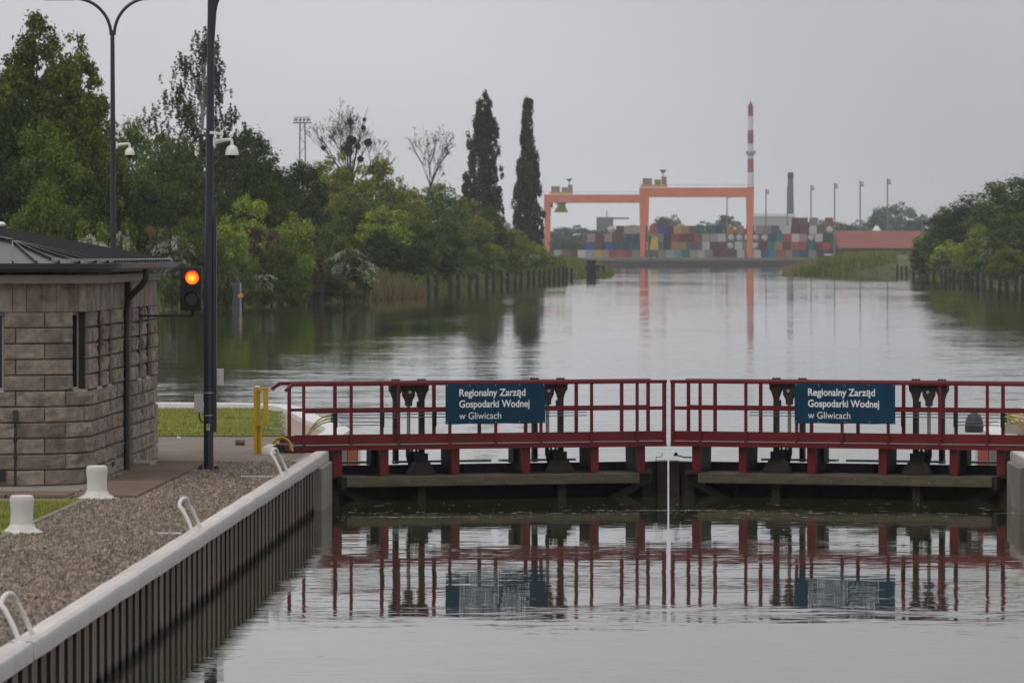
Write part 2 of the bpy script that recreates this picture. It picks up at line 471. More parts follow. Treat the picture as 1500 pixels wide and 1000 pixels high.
def island_var(m, lo, hi):
    n, l = m.node_tree.nodes, m.node_tree.links
    b = n['Principled BSDF']; src = b.inputs['Base Color'].links[0].from_socket
    g = n.new('ShaderNodeNewGeometry'); r = n.new('ShaderNodeMapRange'); r.inputs['To Min'].default_value = lo; r.inputs['To Max'].default_value = hi
    l.new(g.outputs['Random Per Island'], r.inputs['Value'])
    s = n.new('ShaderNodeVectorMath'); s.operation = 'SCALE'
    l.new(src, s.inputs[0]); l.new(r.outputs[0], s.inputs['Scale']); l.new(s.outputs[0], b.inputs['Base Color'])
island_var(M['stones'], 0.35, 1.5)
def tide_line(m, z, col):
    # dark algae line where the water has stood
    n, l = m.node_tree.nodes, m.node_tree.links
    b = n['Principled BSDF']; src = b.inputs['Base Color'].links[0].from_socket
    g = n.new('ShaderNodeNewGeometry'); sp = n.new('ShaderNodeSeparateXYZ'); l.new(g.outputs['Position'], sp.inputs[0])
    no = n.new('ShaderNodeTexNoise'); no.inputs['Scale'].default_value = 3.0; l.new(g.outputs['Position'], no.inputs['Vector'])
    ad = n.new('ShaderNodeMath'); ad.operation = 'MULTIPLY_ADD'; ad.inputs[1].default_value = -0.16
    l.new(no.outputs['Fac'], ad.inputs[0]); l.new(sp.outputs['Z'], ad.inputs[2])
    r = n.new('ShaderNodeMapRange'); r.inputs['From Min'].default_value = z - 0.13; r.inputs['From Max'].default_value = z - 0.02
    r.inputs['To Min'].default_value = 1; r.inputs['To Max'].default_value = 0
    l.new(ad.outputs[0], r.inputs['Value'])
    mx = n.new('ShaderNodeMix'); mx.data_type = 'RGBA'; l.new(r.outputs[0], mx.inputs['Factor']); l.new(src, mx.inputs[6]); mx.inputs[7].default_value = (*col, 1)
    l.new(mx.outputs[2], b.inputs['Base Color'])
tide_line(M['pile'], 0.09, (0.018, 0.014, 0.010))

# ------------------------------------------------------------------ land, water, quays
STN = [(-80, -60, 62), (120, -39, 41), (127, -24, 26), (200, -22, 32), (300, -26.5, 38), (360, -33, 40), (425, -36, 42), (480, -28.5, 42.5),
       (538, -21.8, 43), (563, -21.3, 42.5), (740, -16.5, 46), (920, -11.0, 49.5), (985, -8.5, 51), (1040, -5.5, 52), (1088, -4.6, 51.5), (1096, -4.4, 33),
       (1128, -4.6, 31), (1150, -10, 31), (1300, -40, 33), (1500, -60, 42), (1742, -60, 58)]
PROF = [(-3400, 6.0), (-900, 5.0), (-300, 4.5), (-80, 4.2), (-30, 3.8), (-14, 3.0), (-6, 1.9), (-2, 0.9), (-0.4, 0.25), (0.6, -0.25), (3.0, -1.6)]
def shore(Y):
    a = np.array(STN)
    return float(np.interp(Y, a[:, 0], a[:, 1])), float(np.interp(Y, a[:, 0], a[:, 2]))
def ground_h(X, Y):
    if Y > 1742: return 2.4
    xl, xr = shore(Y)
    off = X - xl if X < (xl + xr) / 2 else xr - X
    p = np.array(PROF)
    h = float(np.interp(off, p[:, 0], p[:, 1]))
    return h if Y > 127 else min(h, 0.6)
def make_land():
    mb = MB(); rows = []
    ys = sorted(set([s[0] for s in STN] + list(range(140, 1740, 40)) + [1746, 2200, 3000, 4300]))
    rng = random.Random(5)
    for Y in ys:
        row = []
        if Y <= 1742:
            xl, xr = shore(Y)
            if 140 < Y < 1700 and Y not in (1088, 1096):
                xl += rng.uniform(-.3, .3); xr += rng.uniform(-.3, .3)
            for d, h in PROF:
                hh = h if Y > 127 else min(h, 0.6)
                row.append((xl + d, Y, hh + (rng.uniform(-.15, .15) if h > 1 and Y > 130 else 0)))
            for d, h in reversed(PROF):
                hh = h if Y > 127 else min(h, 0.6)
                row.append((xr - d, Y, hh + (rng.uniform(-.15, .15) if h > 1 and Y > 130 else 0)))
        else:
            for d, h in PROF: row.append((-60 + d, Y, 2.4 if Y < 2000 else 2.4))
            for d, h in reversed(PROF): row.append((58 - d, Y, 2.4))
        rows.append(row)
    k = len(rows[0])
    for r in rows: mb.v.extend(r)
    for i in range(len(rows) - 1):
        for j in range(k - 1):
            mb.f.append((i * k + j, i * k + j + 1, (i + 1) * k + j + 1, (i + 1) * k + j))
    struct(mb.build('ground', M['land'], smooth=True))
make_land()
struct(MB().add([(-400, -70, 0), (400, -70, 0), (400, 1743.5, 0), (-400, 1743.5, 0)], [(0, 1, 2, 3)]).build('water', M['water']))

MIRX = 1.2                                # the lock's axis stands at X = 0.6
GZ = 0.85
def mirror(pts): return [(MIRX - x, y) for x, y in pts]
CURVE = [(-5.46, 108.7), (-5.80, 111.6), (-6.27, 114.8), (-6.69, 118.6), (-7.02, 121.6), (-7.32, 124.0), (-7.71, 126.0), (-8.3, 126.9), (-9.2, 127.2)]
QUAY = [(-5.74, 28), (-5.74, 98.6), (-6.5, 98.6), (-6.5, 103.4), (-5.5, 103.4)] + CURVE + [(-45, 127.4), (-45, 28)]
struct(MB().prism(QUAY, -2.0, GZ).build('quay_left', M['concrete']))
struct(MB().prism(mirror(QUAY)[::-1], -2.0, GZ).build('quay_right', M['concrete']))
# surfaces laid on the left quay
struct(MB().prism([(-13, 94.2), (-5.6, 94.2), (-5.6, 98.5), (-6.55, 98.5), (-6.55, 103.3), (-5.7, 103.5), (-5.75, 107.2), (-13, 107.2)], GZ, GZ + 0.010).build('concrete_apron', M['apron']))
struct(MB().prism([(-7.66, 30), (-5.58, 30), (-5.58, 94.1), (-8.05, 94.1), (-8.05, 88), (-7.66, 80)], GZ, GZ + 0.012).build('gravel_bed', M['gravel']))
struct(MB().prism([(-30, 30), (-7.74, 30), (-7.74, 79.2), (-30, 79.2)], GZ, GZ + 0.014).build('lawn_near', M['soil']))
struct(MB().prism([(-30, 107.6), (-6.62, 107.6), (-7.6, 121.5), (-8.2, 126.4), (-30, 126.6)], GZ, GZ + 0.016).build('lawn_upper', M['soil']))
struct(MB().prism([(-6.55, 107.4), (-5.72, 107.4), (-5.9, 111), (-6.45, 115), (-6.9, 119), (-7.3, 122.5), (-7.8, 125.6), (-8.1, 125.6), (-7.5, 121.5)], GZ, GZ + 0.020).build('sandy_strip', M['sand']))
# concrete edging beside the lawn
struct(MB().box(-7.73, -7.66, 30, 79.2, GZ, GZ + 0.045).build('lawn_kerb', M['concrete']))

path = struct(MB().prism([(-7.98, 80.3), (-7.02, 80.3), (-7.02, 93.9), (-7.98, 93.9)], GZ, GZ + 0.016).build('path', M['mortar']))
rng = random.Random(3)
yy = 80.4
while yy < 93.4:
    d = 1.35
    MB().box(-7.96, -7.04, yy, yy + d - 0.03, GZ + 0.002, GZ + 0.05 + rng.uniform(0, .006)).build('paving_slab', M['slab'], path, bevel=0.006)
    yy += d
for k in range(6):
    x1 = -8.02 - k * 0.9
    MB().box(x1 - 0.87, x1, 80.5, 81.9, GZ + 0.002, GZ + 0.05 + rng.uniform(0, .006)).build('paving_slab', M['slab'], path, bevel=0.006)

def blades(name, n, area, h, w, mat, seed, hfun, lean=0.35):
    rs = np.random.RandomState(seed)
    P = area(rs, n)
    n = len(P)
    z = np.array([hfun(x, y) for x, y in P]) if callable(hfun) else np.full(n, hfun)
    hh = h * (0.5 + rs.rand(n))
    ang = rs.rand(n) * 2 * np.pi
    ln = hh * lean * (rs.rand(n) * 1.6)
    a2 = rs.rand(n) * 2 * np.pi
    ww = w * (0.6 + 0.8 * rs.rand(n))
    b0 = np.stack([P[:, 0] - np.cos(ang) * ww / 2, P[:, 1] - np.sin(ang) * ww / 2, z], 1)
    b1 = np.stack([P[:, 0] + np.cos(ang) * ww / 2, P[:, 1] + np.sin(ang) * ww / 2, z], 1)
    tp = np.stack([P[:, 0] + np.cos(a2) * ln, P[:, 1] + np.sin(a2) * ln, z + hh], 1)
    V = np.stack([b0, b1, tp], 1).reshape(-1, 3)
    F = np.arange(3 * n).reshape(-1, 3)
    c = V.mean(0); c[2] = V[:, 2].min()
    return link(name, np_mesh(name, V - c, F, mat), loc=tuple(float(q) for q in c))

def rect(x0, x1, y0, y1):
    return lambda rs, n: np.stack([x0 + (x1 - x0) * rs.rand(n), y0 + (y1 - y0) * rs.rand(n)], 1)
def near_lawn(rs, n):
    P = np.stack([-9.6 + 1.92 * rs.rand(n), 64 + 15.1 * rs.rand(n)], 1)
    return P
def upper_lawn(rs, n):
    P = np.stack([-12.5 + 6.2 * rs.rand(n), 107.7 + 18.6 * rs.rand(n)], 1)
    lim = -6.7 - 1.2 * (P[:, 1] - 107.6) / 18.8 + 0.25 * np.sin(P[:, 1] * 1.7) - 0.15
    return P[P[:, 0] < lim]
stuff(blades('lawn_grass', 34000, near_lawn, 0.055, 0.012, MATS['grass_blade'], 1, GZ + 0.012), 'short green lawn around the bollards at the left edge', 'grass')
stuff(blades('lawn_grass', 60000, upper_lawn, 0.042, 0.018, MATS['grass_blade'], 2, GZ + 0.014), 'green lawn strip behind the lamp post beside the white kerb', 'grass')
def weeds(rs, n):
    cs = [(-5.75, 74.5, .12), (-5.85, 76, .2), (-6.1, 73.5, .25), (-5.7, 82, .08), (-7.4, 69.5, .12), (-7.62, 68.2, .14), (-7.75, 79.5, .1), (-6.0, 87.8, .07), (-7.3, 76, .2), (-7.75, 70.3, .1)]
    i = rs.randint(len(cs), size=n); c = np.array(cs)[i]
    return np.stack([c[:, 0] + rs.randn(n) * c[:, 2], c[:, 1] + rs.randn(n) * c[:, 2] * 2], 1)
stuff(blades('weeds', 1500, weeds, 0.035, 0.012, MATS['grass_blade'], 3, GZ + 0.012, 0.8), 'sparse weeds growing through the quay gravel', 'weeds')

# gravel: flattened stones, too many to count
def gravel(n, seed):
    rs = np.random.RandomState(seed)
    x = -8.05 + 2.47 * rs.rand(n); y = 46 + 48 * rs.rand(n) ** 0.9
    lim = np.where(y < 79.2, -7.64, np.where(y < 80.3, -7.9, -8.1))
    keep = (x > lim) & ~((x > -7.99) & (x < -7.01) & (y > 80.25) & (y < 93.95))
    x, y = x[keep], y[keep]; n = len(x)
    r = 0.019 + 0.026 * rs.rand(n) ** 1.5
    a = rs.rand(n) * 2 * np.pi
    V = []
    for k in range(4):
        t = a + k * np.pi / 2 + 0.35 * rs.randn(n)
        rr = r * (0.75 + 0.5 * rs.rand(n))
        V.append(np.stack([x + np.cos(t) * rr, y + np.sin(t) * rr, np.full(n, GZ + 0.008)], 1))
    V.append(np.stack([x + .3 * r * rs.randn(n), y + .3 * r * rs.randn(n), GZ + 0.012 + r * (0.45 + 0.7 * rs.rand(n))], 1))
    V = np.stack(V, 1).reshape(-1, 3)
    b = np.arange(n)[:, None] * 5
    F = np.concatenate([b + np.array([[k, (k + 1) % 4, 4]]) for k in range(4)], 0)
    c = np.array([-6.6, 70, GZ])
    return link('gravel', np_mesh('gravel', V - c, F, M['stones']), loc=tuple(c))
stuff(gravel(62000, 4), 'grey brown gravel covering the quay beside the white coping', 'gravel')

# floating scum below the gates
def scum(n, seed):
    rs = np.random.RandomState(seed)
    y = np.where(rs.rand(n) < .5, 94.6 + 0.25 * rs.randn(n), 92 + 6.3 * rs.rand(n))
    x = -4.8 + 11.2 * rs.rand(n)
    line = rs.rand(n) < .42
    x = np.where(line, np.where(rs.rand(n) < .5, -3.6 + .7 * rs.randn(n), 0.7 + .8 * rs.randn(n)), x)
    y = np.where(line, np.where(x < -1.5, 93.2, 95.6) + .07 * rs.randn(n), y)
    l = 0.015 + 0.09 * rs.rand(n) ** 3; w = 0.015 + 0.04 * rs.rand(n)
    V = np.stack([np.stack([x - l, y, 0 * x + .004], 1), np.stack([x, y - w, 0 * x + .004], 1), np.stack([x + l, y + w * .3, 0 * x + .004], 1), np.stack([x, y + w, 0 * x + .004], 1)], 1).reshape(-1, 3)
    return link('floating_scum', np_mesh('floating_scum', V, np.arange(4 * n).reshape(-1, 4), M['foam']))
stuff(scum(420, 9), 'pale flecks of scum floating below the lock gates', 'scum')

# ------------------------------------------------------------------ lock walls
PILEZ = 0.745
def sheet_pile_mesh():
    # one rolled section, 0.8 m long: front flange plate, re-entrant webs and the rear flange of the trough
    mb = MB()
    mb.box(-0.009, 0.0, 0.0, 0.40, -1.2, PILEZ)
    mb.hexa([(-0.36, 0.02, -1.2), (-0.01, 0.06, -1.2), (-0.01, 0.075, -1.2), (-0.36, 0.035, -1.2), (-0.36, 0.02, PILEZ), (-0.01, 0.06, PILEZ), (-0.01, 0.075, PILEZ), (-0.36, 0.035, PILEZ)])
    mb.hexa([(-0.36, 0.395, -1.2), (-0.01, 0.355, -1.2), (-0.01, 0.37, -1.2), (-0.36, 0.41, -1.2), (-0.36, 0.395, PILEZ), (-0.01, 0.355, PILEZ), (-0.01, 0.37, PILEZ), (-0.36, 0.41, PILEZ)])
    mb.box(-0.375, -0.361, 0.0, 0.80, -1.2, PILEZ)
    return mb.mesh('sheet_pile', M['pile'])
def sheet_pile_mesh_r(me):
    m2 = me.copy()
    for v in m2.vertices: v.co.x = -v.co.x
    m2.flip_normals()
    return m2
SP = sheet_pile_mesh(); SPR = sheet_pile_mesh_r(SP)
WX = -5.31
COP = [(-0.23, 0.845), (-0.225, 0.880), (-0.035, 0.893), (-0.012, 0.885), (0.0, 0.862), (0.0, 0.725), (-0.02, 0.72), (-0.06, 0.72), (-0.06, 0.80), (-0.23, 0.80)]
def lock_wall(side, y0):
    sx = (lambda x: x) if side < 0 else (lambda x: MIRX - x)
    w = thing('lock_wall', 'long lock chamber wall of brown sheet piles under a white steel coping' if side < 0 else 'short visible end of chamber wall at right picture edge',
              'wall', (sx(WX), y0, 0))
    y = y0 + 0.02
    while y < 95.2:
        o = link('sheet_pile', SP if side < 0 else SPR, w, (0.0, y - y0, 0.0))
        o.location.x += (-0.03 if side < 0 else 0.03)
        y += 0.8
    nx = 1 if side < 0 else -1
    secs = [(y0, 50.22), (50.36, 70.05), (70.08, 87.8), (87.83, 98.66)] if side < 0 else [(y0, 87.8), (87.83, 98.66)]
    for a, b in secs:
        n = max(2, int((b - a) / 0.9))
        pts = []
        for i in range(n + 1):
            yv = a + (b - a) * i / n
            wob = 0.006 * math.sin(yv * 2.1) + 0.004 * math.sin(yv * 5.3)
            pts.append((sx(WX) + nx * wob, yv, nx, 0))
        cp = MB().prof(pts, COP).build('coping', M['white_steel'], w, smooth=True)
        MB().prof(pts, [(-0.232, 0.79), (-0.232, 0.884), (-0.225, 0.889), (-0.075, 0.8955), (-0.06, 0.893), (-0.06, 0.889), (-0.225, 0.878)]).build('coping_top', M['coping_top'], cp)
        MB().prof(pts, [(-0.42, 0.70), (-0.42, 0.858), (-0.234, 0.864), (-0.234, 0.70)]).build('coping_backing', M['concrete'], cp)
    # concrete head at the gate end
    xs = sorted((sx(-5.74), sx(-5.245)))
    MB().box(xs[0], xs[1], 95.5, 98.58, -1.2, 0.72).build('concrete_pier', M['concrete'], w, bevel=0.02)
    return w
lock_wall(-1, 40.0)
lock_wall(1, 84.0)

# upper entrance walls with white coping bending away from the gates
def upper_wall(side):
    f = (lambda x: x) if side < 0 else (lambda x: MIRX - x)
    nx = 1 if side < 0 else -1
    w = thing('entrance_kerb', 'white kerb bending left around the upper lawn' if side < 0 else 'white kerb bending right behind the right gate leaf', 'kerb', (f(-5.4), 103.4, 0))
    P = [(-5.46, 103.45), (-5.46, 106)] + CURVE + [(-12, 127.25), (-20, 127.3), (-30, 127.35)]
    # smooth the plan line
    a = np.array(P)
    t = np.concatenate([[0], np.cumsum(np.linalg.norm(np.diff(a, axis=0), axis=1))])
    tt = np.linspace(0, t[-1], 70)
    q = np.stack([np.interp(tt, t, a[:, 0]), np.interp(tt, t, a[:, 1])], 1)
    for _ in range(3): q[1:-1] = 0.25 * q[:-2] + 0.5 * q[1:-1] + 0.25 * q[2:]
    pts = []
    for i in range(len(q)):
        d = q[min(i + 1, len(q) - 1)] - q[max(i - 1, 0)]; d = d / np.linalg.norm(d)
        n2 = (d[1], -d[0])
        pts.append((f(q[i][0]), q[i][1], n2[0] * nx, n2[1]))
    MB().prof(pts, [(-0.42, 0.84), (-0.41, 0.965), (-0.39, 0.975), (0.0, 0.985), (0.05, 0.96), (0.05, 0.68), (-0.1, 0.68)]).build('coping', M['white_paint'], w, smooth=True)
    x0, x1 = sorted((f(-5.50), f(-5.22)))
    MB().box(x0, x1, 103.2, 103.44, -0.5, 0.84).build('pier', M['concrete'], w)
    x0, x1 = sorted((f(-5.21), f(-5.02)))
    MB().box(x0, x1, 103.22, 103.40, -0.2, 0.84).build('red_marker', M['pinkred'], w)
    x0, x1 = sorted((f(-5.02), f(-4.985)))
    MB().box(x0, x1, 103.21, 103.41, -0.2, 0.84).build('white_marker', M['white_paint'], w)
upper_wall(-1); upper_wall(1)

# ------------------------------------------------------------------ lock gates
CA, SA = math.cos(R(20.9)), math.sin(R(20.9))
GO = (-6.0, 98.9)
def gate_pt(side, u, v, z):
    x = GO[0] + u * CA - v * SA; y = GO[1] + u * SA + v * CA
    return (x if side < 0 else MIRX - x, y, z)
def u_of(px, v=0.0, side=-1):
    k = (px - VX) / FPX
    if side < 0:       # GO.x + u CA - v SA = k (GO.y + u SA + v CA)
        return (k * (GO[1] + v * CA) - GO[0] + v * SA) / (CA - k * SA)
    return (MIRX - GO[0] + v * SA - k * (GO[1] + v * CA)) / (CA + k * SA)
LEAF = u_of(975.5)
def gbox(mb, side, u0, u1, v0, v1, z0, z1):
    p = [gate_pt(side, u, v, z) for z in (z0, z1) for (u, v) in ((u0, v0), (u1, v0), (u1, v1), (u0, v1))]
    if side > 0: p = [p[1], p[0], p[3], p[2], p[5], p[4], p[7], p[6]]
    return mb.hexa(p)

def gate_leaf(side):
    lab = 'dark red walkway leaf of the lock gate beside the left quay' if side < 0 else 'dark red walkway leaf of the lock gate at the right'
    g = thing('lock_gate_leaf', lab, 'lock gate', gate_pt(side, 3.2, 0.4, 0))
    P = lambda u, v, z: gate_pt(side, u, v, z)
    def bx(name, mat, u0, u1, v0, v1, z0, z1, parent=g, bevel=0.0):
        return gbox(MB(), side, u0, u1, v0, v1, z0, z1).build(name, mat, parent, bevel=bevel)
    L = LEAF
    red, brown, dark = M['red'], M['brown_steel'], M['dark_steel']
    near_px = [444, 513.5, 583, 658, 725.2, 791.5, 865.6, 932.3]
    near_u = [u_of(p) for p in near_px]
    # deck, fascia, toe boards
    bx('deck', dark, 0.02, L, 0.0, 0.75, 0.955, 0.982)
    bx('fascia', red, -0.1, L + .0, -0.035, -0.012, 0.885, 0.972, bevel=0.003)
    bx('fascia_flange', red, -0.1, L, -0.075, -0.036, 0.885, 0.897)
    edges = [0.06] + near_u + [L - 0.03]
    for a, b in zip(edges[:-1], edges[1:]):
        bx('toe_board', red, a + 0.012, b - 0.012, -0.012, -0.002, 0.992, 1.158)
    bx('deck_lip', mk('painted_deck_gleam', (0.36, 0.33, 0.31), 0.4, 0.2, 3), 0.05, L - 0.02, -0.05, 0.0, 0.973, 0.984)  # pale colour paints the bright line of sky light along the deck edge
    bx('toe_board', red, 0.05, L - 0.02, 0.752, 0.762, 0.992, 1.12)
    # near railing
    for i, u in enumerate(near_u):
        bx('railing_post', red, u - 0.024, u + 0.024, -0.055, -0.013, 0.89, 2.005)
    bx('railing_post', red, L - 0.075, L - 0.012, -0.052, -0.004, 0.89, 2.005)
    bx('mid_rail', red, near_u[0], L - 0.075, -0.045, -0.02, 1.535, 1.598)
    MB().bar(P(u_of(427), -0.03, 2.037), P(L, -0.03, 2.037), 0.07, 0.062).build('handrail', red, g, bevel=0.01)
    MB().bar(P(u_of(428), -0.03, 2.03), P(u_of(417), -0.03, 1.93), 0.05, 0.05).build('handrail_end', red, g)
    # far railing
    far_px = [424.5, 491.5, 560, 636.5, 703, 770.8, 845, 911.5]
    for p in far_px:
        u = u_of(p, 0.75)
        bx('railing_post', red, u - 0.03, u + 0.03, 0.765, 0.80, 0.89, 2.005)
    bx('railing_post', red, L - 0.07, L - 0.01, 0.765, 0.80, 0.89, 2.005)
    bx('mid_rail', red, u_of(424.5, .75), L - 0.07, 0.80, 0.822, 1.545, 1.60)
    MB().bar(P(u_of(408, .78), 0.78, 2.040), P(L, 0.78, 2.040), 0.07, 0.062).build('handrail', red, g, bevel=0.01)
    MB().bar(P(u_of(409, .78), 0.78, 2.035), P(u_of(398, .78), 0.78, 1.94), 0.05, 0.055).build('handrail_end', red, g)
    # deck supports: red column in front, dark bracket column behind with an arched gap
    for p in (495.5, 564, 668, 771.5, 872, 940):
        u = u_of(p)
        c = bx('support_column', red, u - 0.073, u + 0.073, 0.02, 0.13, 0.44, 0.884)
        mb = MB()
        q = [(0.22, 0.46), (0.72, 0.46), (0.74, 0.884), (0.131, 0.884), (0.131, 0.74), (0.16, 0.71), (0.20, 0.66)]
        vs = [P(u + d, v, z) for d in (-0.03, 0.06) for v, z in q]
        k = len(q)
        mb.add(vs, [tuple(range(k)), tuple(range(2 * k - 1, k - 1, -1))] + [(i, i + k, (i + 1) % k + k, (i + 1) % k) for i in range(k)])
        mb.build('bracket', dark, c)
    # gate body
    bx('skin_plate', brown, 0.5, 7.34, 0.86, 0.92, -1.5, 0.585)
    bx('girder_shelf', dark, 0.55, L - 0.25, 0.0, 0.858, 0.395, 0.43)
    for p in (520, 590, 640, 700, 760, 830, 890):
        u = u_of(p)
        bx('stiffener', brown, u - 0.012, u + 0.012, 0.72, 0.858, 0.431, 0.575)
    for a, b in ((0.6, 1.9), (2.2, 4.0), (4.2, 5.6)):
        bx('crest_grating', mk('pale_grating', (0.25, 0.25, 0.25), .7, .5, 20), a, b, 0.80, 1.0, 0.62, 0.655)
    # mitre post and the framing next to it
    def ue_(v): return (0.5825 - GO[0] + v * SA) / CA          # where the leaf meets its twin at depth v
    def wedge(name, mat, w0, w1, v0, v1, z0, z1, parent=g):
        p = [P(ue_(v) - w, v, z) for z in (z0, z1) for (w, v) in ((w0, v0), (w1, v0), (w1, v1), (w0, v1))]
        return MB().hexa(p).build(name, mat, parent)
    mp = wedge('mitre_post', brown, 0.19, 0.0, 0.30, 0.95, -1.5, 0.60)
    Lm = ue_(0.3)
    if side < 0:
        for k in range(7):
            z = 0.52 - k * 0.075
            c = P(Lm - 0.075, 0.297, z)
            MB().lathe(c, [(0.012, -0.006), (0.012, 0.004)], 8, 'y').build('rivet', dark, mp)
    bx('frame_post', brown, Lm - 0.43, Lm - 0.235, 0.42, 0.84, -1.5, 0.59, bevel=0.006)
    bx('frame_recess', dark, Lm - 0.235, Lm - 0.19, 0.40, 0.84, -1.5, 0.58)
    MB().bar(P(Lm - 0.34, 0.30, 0.34), P(Lm - 1.30, 0.25, -0.16), 0.16, 0.15).build('diagonal_brace', brown, g, bevel=0.006)
    MB().bar(P(Lm - 0.36, 0.2, 0.43), P(Lm - 0.80, 0.10, 0.22), 0.10, 0.10).build('diagonal_brace', brown, g)
    MB().bar(P(0.75, 0.25, 0.30), P(1.7, 0.25, -0.12), 0.16, 0.14).build('diagonal_brace', dark, g)
    bx('heel_post', brown, 0.72, 0.95, 0.15, 0.85, -1.5, 0.42)
    # timber fender with its bolts and legs
    u0, u1 = u_of(507, -0.2), u_of(936, -0.2)
    t = bx('timber_fender', M['timber'], u0, u1, -0.24, 0.03, 0.245, 0.425, bevel=0.012)
    bx('fender_end_plate', dark, u0 - 0.08, u0 - 0.004, -0.20, 0.03, 0.20, 0.43)
    nb = 12
    for k in range(nb):
        u = u0 + 0.25 + (u1 - u0 - 0.5) * k / (nb - 1)
        z = 0.375 if k % 2 else 0.30
        MB().lathe(P(u, -0.241, z), [(0.009, -0.010), (0.012, 0.003)], 8, 'y').build('bolt', M['machinery'], t)
    for p in (617, 822):
        u = u_of(p)
        bx('fender_leg', brown, u - 0.075, u + 0.075, -0.05, 0.10, -1.5, 0.243)
    bx('lower_girder', dark, 0.8, L - 0.3, 0.1, 0.858, -0.55, -0.40)
    # valve frames: two flared columns, crosshead, cylinder, rod, pedestal
    for pc, ped in ((598.5, 617.5), (802, 821)):
        vv = 0.92
        for p in (pc - 19, pc + 19):
            u = u_of(p, vv)
            mb = MB()
            gbox(mb, side, u - 0.043, u + 0.043, vv - 0.05, vv + 0.05, 0.60, 1.74)
            vs = [P(u + a * w, vv + b * 0.06, z) for (w, z) in ((0.043, 1.74), (0.075, 1.84), (0.115, 1.90), (0.115, 1.96)) for (a, b) in ((-1, -1), (1, -1), (1, 1), (-1, 1))]
            fs = [(i * 4 + j, i * 4 + (j + 1) % 4, i * 4 + 4 + (j + 1) % 4, i * 4 + 4 + j) for i in range(3) for j in range(4)] + [(12, 13, 14, 15)]
            mb.add(vs, fs)
            col = mb.build('valve_column', M['dark_steel'] if p < pc else brown, g)
            for k in range(3):
                q = P(u + (k - 1) * 0.055, vv, 2.095)
                MB().lathe((q[0], q[1], q[2] - 0.03), [(0.024, -0.02), (0.026, 0.02), (0.018, 0.034)], 8).build('nut', dark, col)
        u = u_of(pc, vv)
        uw = abs(u_of(pc + 19, vv) - u)
        bx('crosshead', M['dark_steel'], u - uw - 0.11, u + uw + 0.11, vv - 0.09, vv + 0.09, 1.962, 2.07)
        mb = MB()
        vs = [P(u + a * w, vv + b * 0.07, z) for (w, z) in ((0.045, 1.62), (0.05, 1.71), (0.10, 1.81), (0.10, 1.96)) for (a, b) in ((-1, -1), (1, -1), (1, 1), (-1, 1))]
        mb.add(vs, [(i * 4 + j, i * 4 + (j + 1) % 4, i * 4 + 4 + (j + 1) % 4, i * 4 + 4 + j) for i in range(3) for j in range(4)] + [(3, 2, 1, 0)])
        cy = mb.build('cylinder_head', brown, g)
        MB().lathe(P(u, vv - 0.075, 1.865), [(0.03, -0.02), (0.03, 0.02)], 12, 'y').build('pivot_pin', M['chrome'], cy)
        MB().tube([P(u, vv, 0.72), P(u, vv, 1.63)], 0.032, 12).build('piston_rod', M['chrome'], g, smooth=True)
        # toothed gland and dark drive housing below the deck
        mb = MB()
        c = P(u + 0.03, 0.7, 0.76)
        mb.lathe(c, [(0.10, -0.2), (0.15, -0.02), (0.15, 0.05), (0.05, 0.07)], 12)
        for k in range(10):
            an = k * 0.628
            mb.cbox((c[0] + 0.13 * math.cos(an), c[1] + 0.13 * math.sin(an), c[2] + 0.07), (0.035, 0.035, 0.06))
        mb.build('gland', M['black'], g)
        ue = u_of(ped, 0.35)
        mb = MB()
        vs = [P(ue + a * w, 0.38 + b * d, z) for (w, d, z) in ((0.245, 0.14, 0.432), (0.235, 0.14, 0.46), (0.13, 0.11, 0.645)) for (a, b) in ((-1, -1), (1, -1), (1, 1), (-1, 1))]
        mb.add(vs, [(i * 4 + j, i * 4 + (j + 1) % 4, i * 4 + 4 + (j + 1) % 4, i * 4 + 4 + j) for i in range(2) for j in range(4)] + [(8, 9, 10, 11)])
        pd = mb.build('pedestal', brown, g)
        bx('pedestal_block', dark, ue - 0.105, ue + 0.105, 0.30, 0.46, 0.647, 0.80, pd)
        bx('limit_switch', M['black'], u_of(pc + 13, vv) - 0.03, u_of(pc + 13, vv) + 0.03, vv - 0.1, vv - 0.04, 1.60, 1.70)
    # motor housing boxes under the deck
    for p in (552, 760):
        u = u_of(p, 0.5)
        bx('drive_housing', M['black'], u - 0.12, u + 0.2, 0.45, 0.72, 0.60, 0.884)
    # hydraulic pipes on the far railing
    for k in range(4):
        z = 1.295 + 0.055 * k
        ue = u_of(636, .75) if k < 2 else u_of(860, .75)
        if k >= 2: z += 0.02
        if k < 2: ue = u_of(563, .75)
        MB().tube([P(u_of(496, .74), 0.745, z), P(ue, 0.745, z)], 0.0085, 6).build('hydraulic_pipe', mk('grey_pipe', (0.16, 0.16, 0.16), 0.4, 0.1), g)
    for p in (491.5, 560, 636.5):
        u = u_of(p, .75)
        bx('pipe_clamp', M['black'], u - 0.04, u + 0.03, 0.72, 0.764, 1.26, 1.52)
    # hoses from the pipes down to the quay
    for k, (dz, du) in enumerate(((0.0, 0.0), (0.06, 0.05), (-0.05, 0.08))):
        a = P(u_of(486, .74), 0.74, 1.42 + dz); b = P(u_of(462, .74) , 0.70, 1.40 + dz); c = P(u_of(450 - 3 * k, .74) + du, 0.66, 1.19 + dz * .5); d = P(u_of(440, .7) + du, 0.6, 1.05)
        pts = []
        for i in range(13):
            s = i / 12
            pts.append(Vector(a) * (1 - s) ** 3 + Vector(b) * 3 * s * (1 - s) ** 2 + Vector(c) * 3 * s * s * (1 - s) + Vector(d) * s ** 3)
        MB().tube(pts, 0.014, 6).build('hose', M['hose'], g, smooth=True)
        MB().tube([P(u_of(494, .74), 0.74, 1.42 + dz), P(u_of(485, .74), 0.74, 1.42 + dz)], 0.022, 8).build('hose_coupling', M['black'], g)
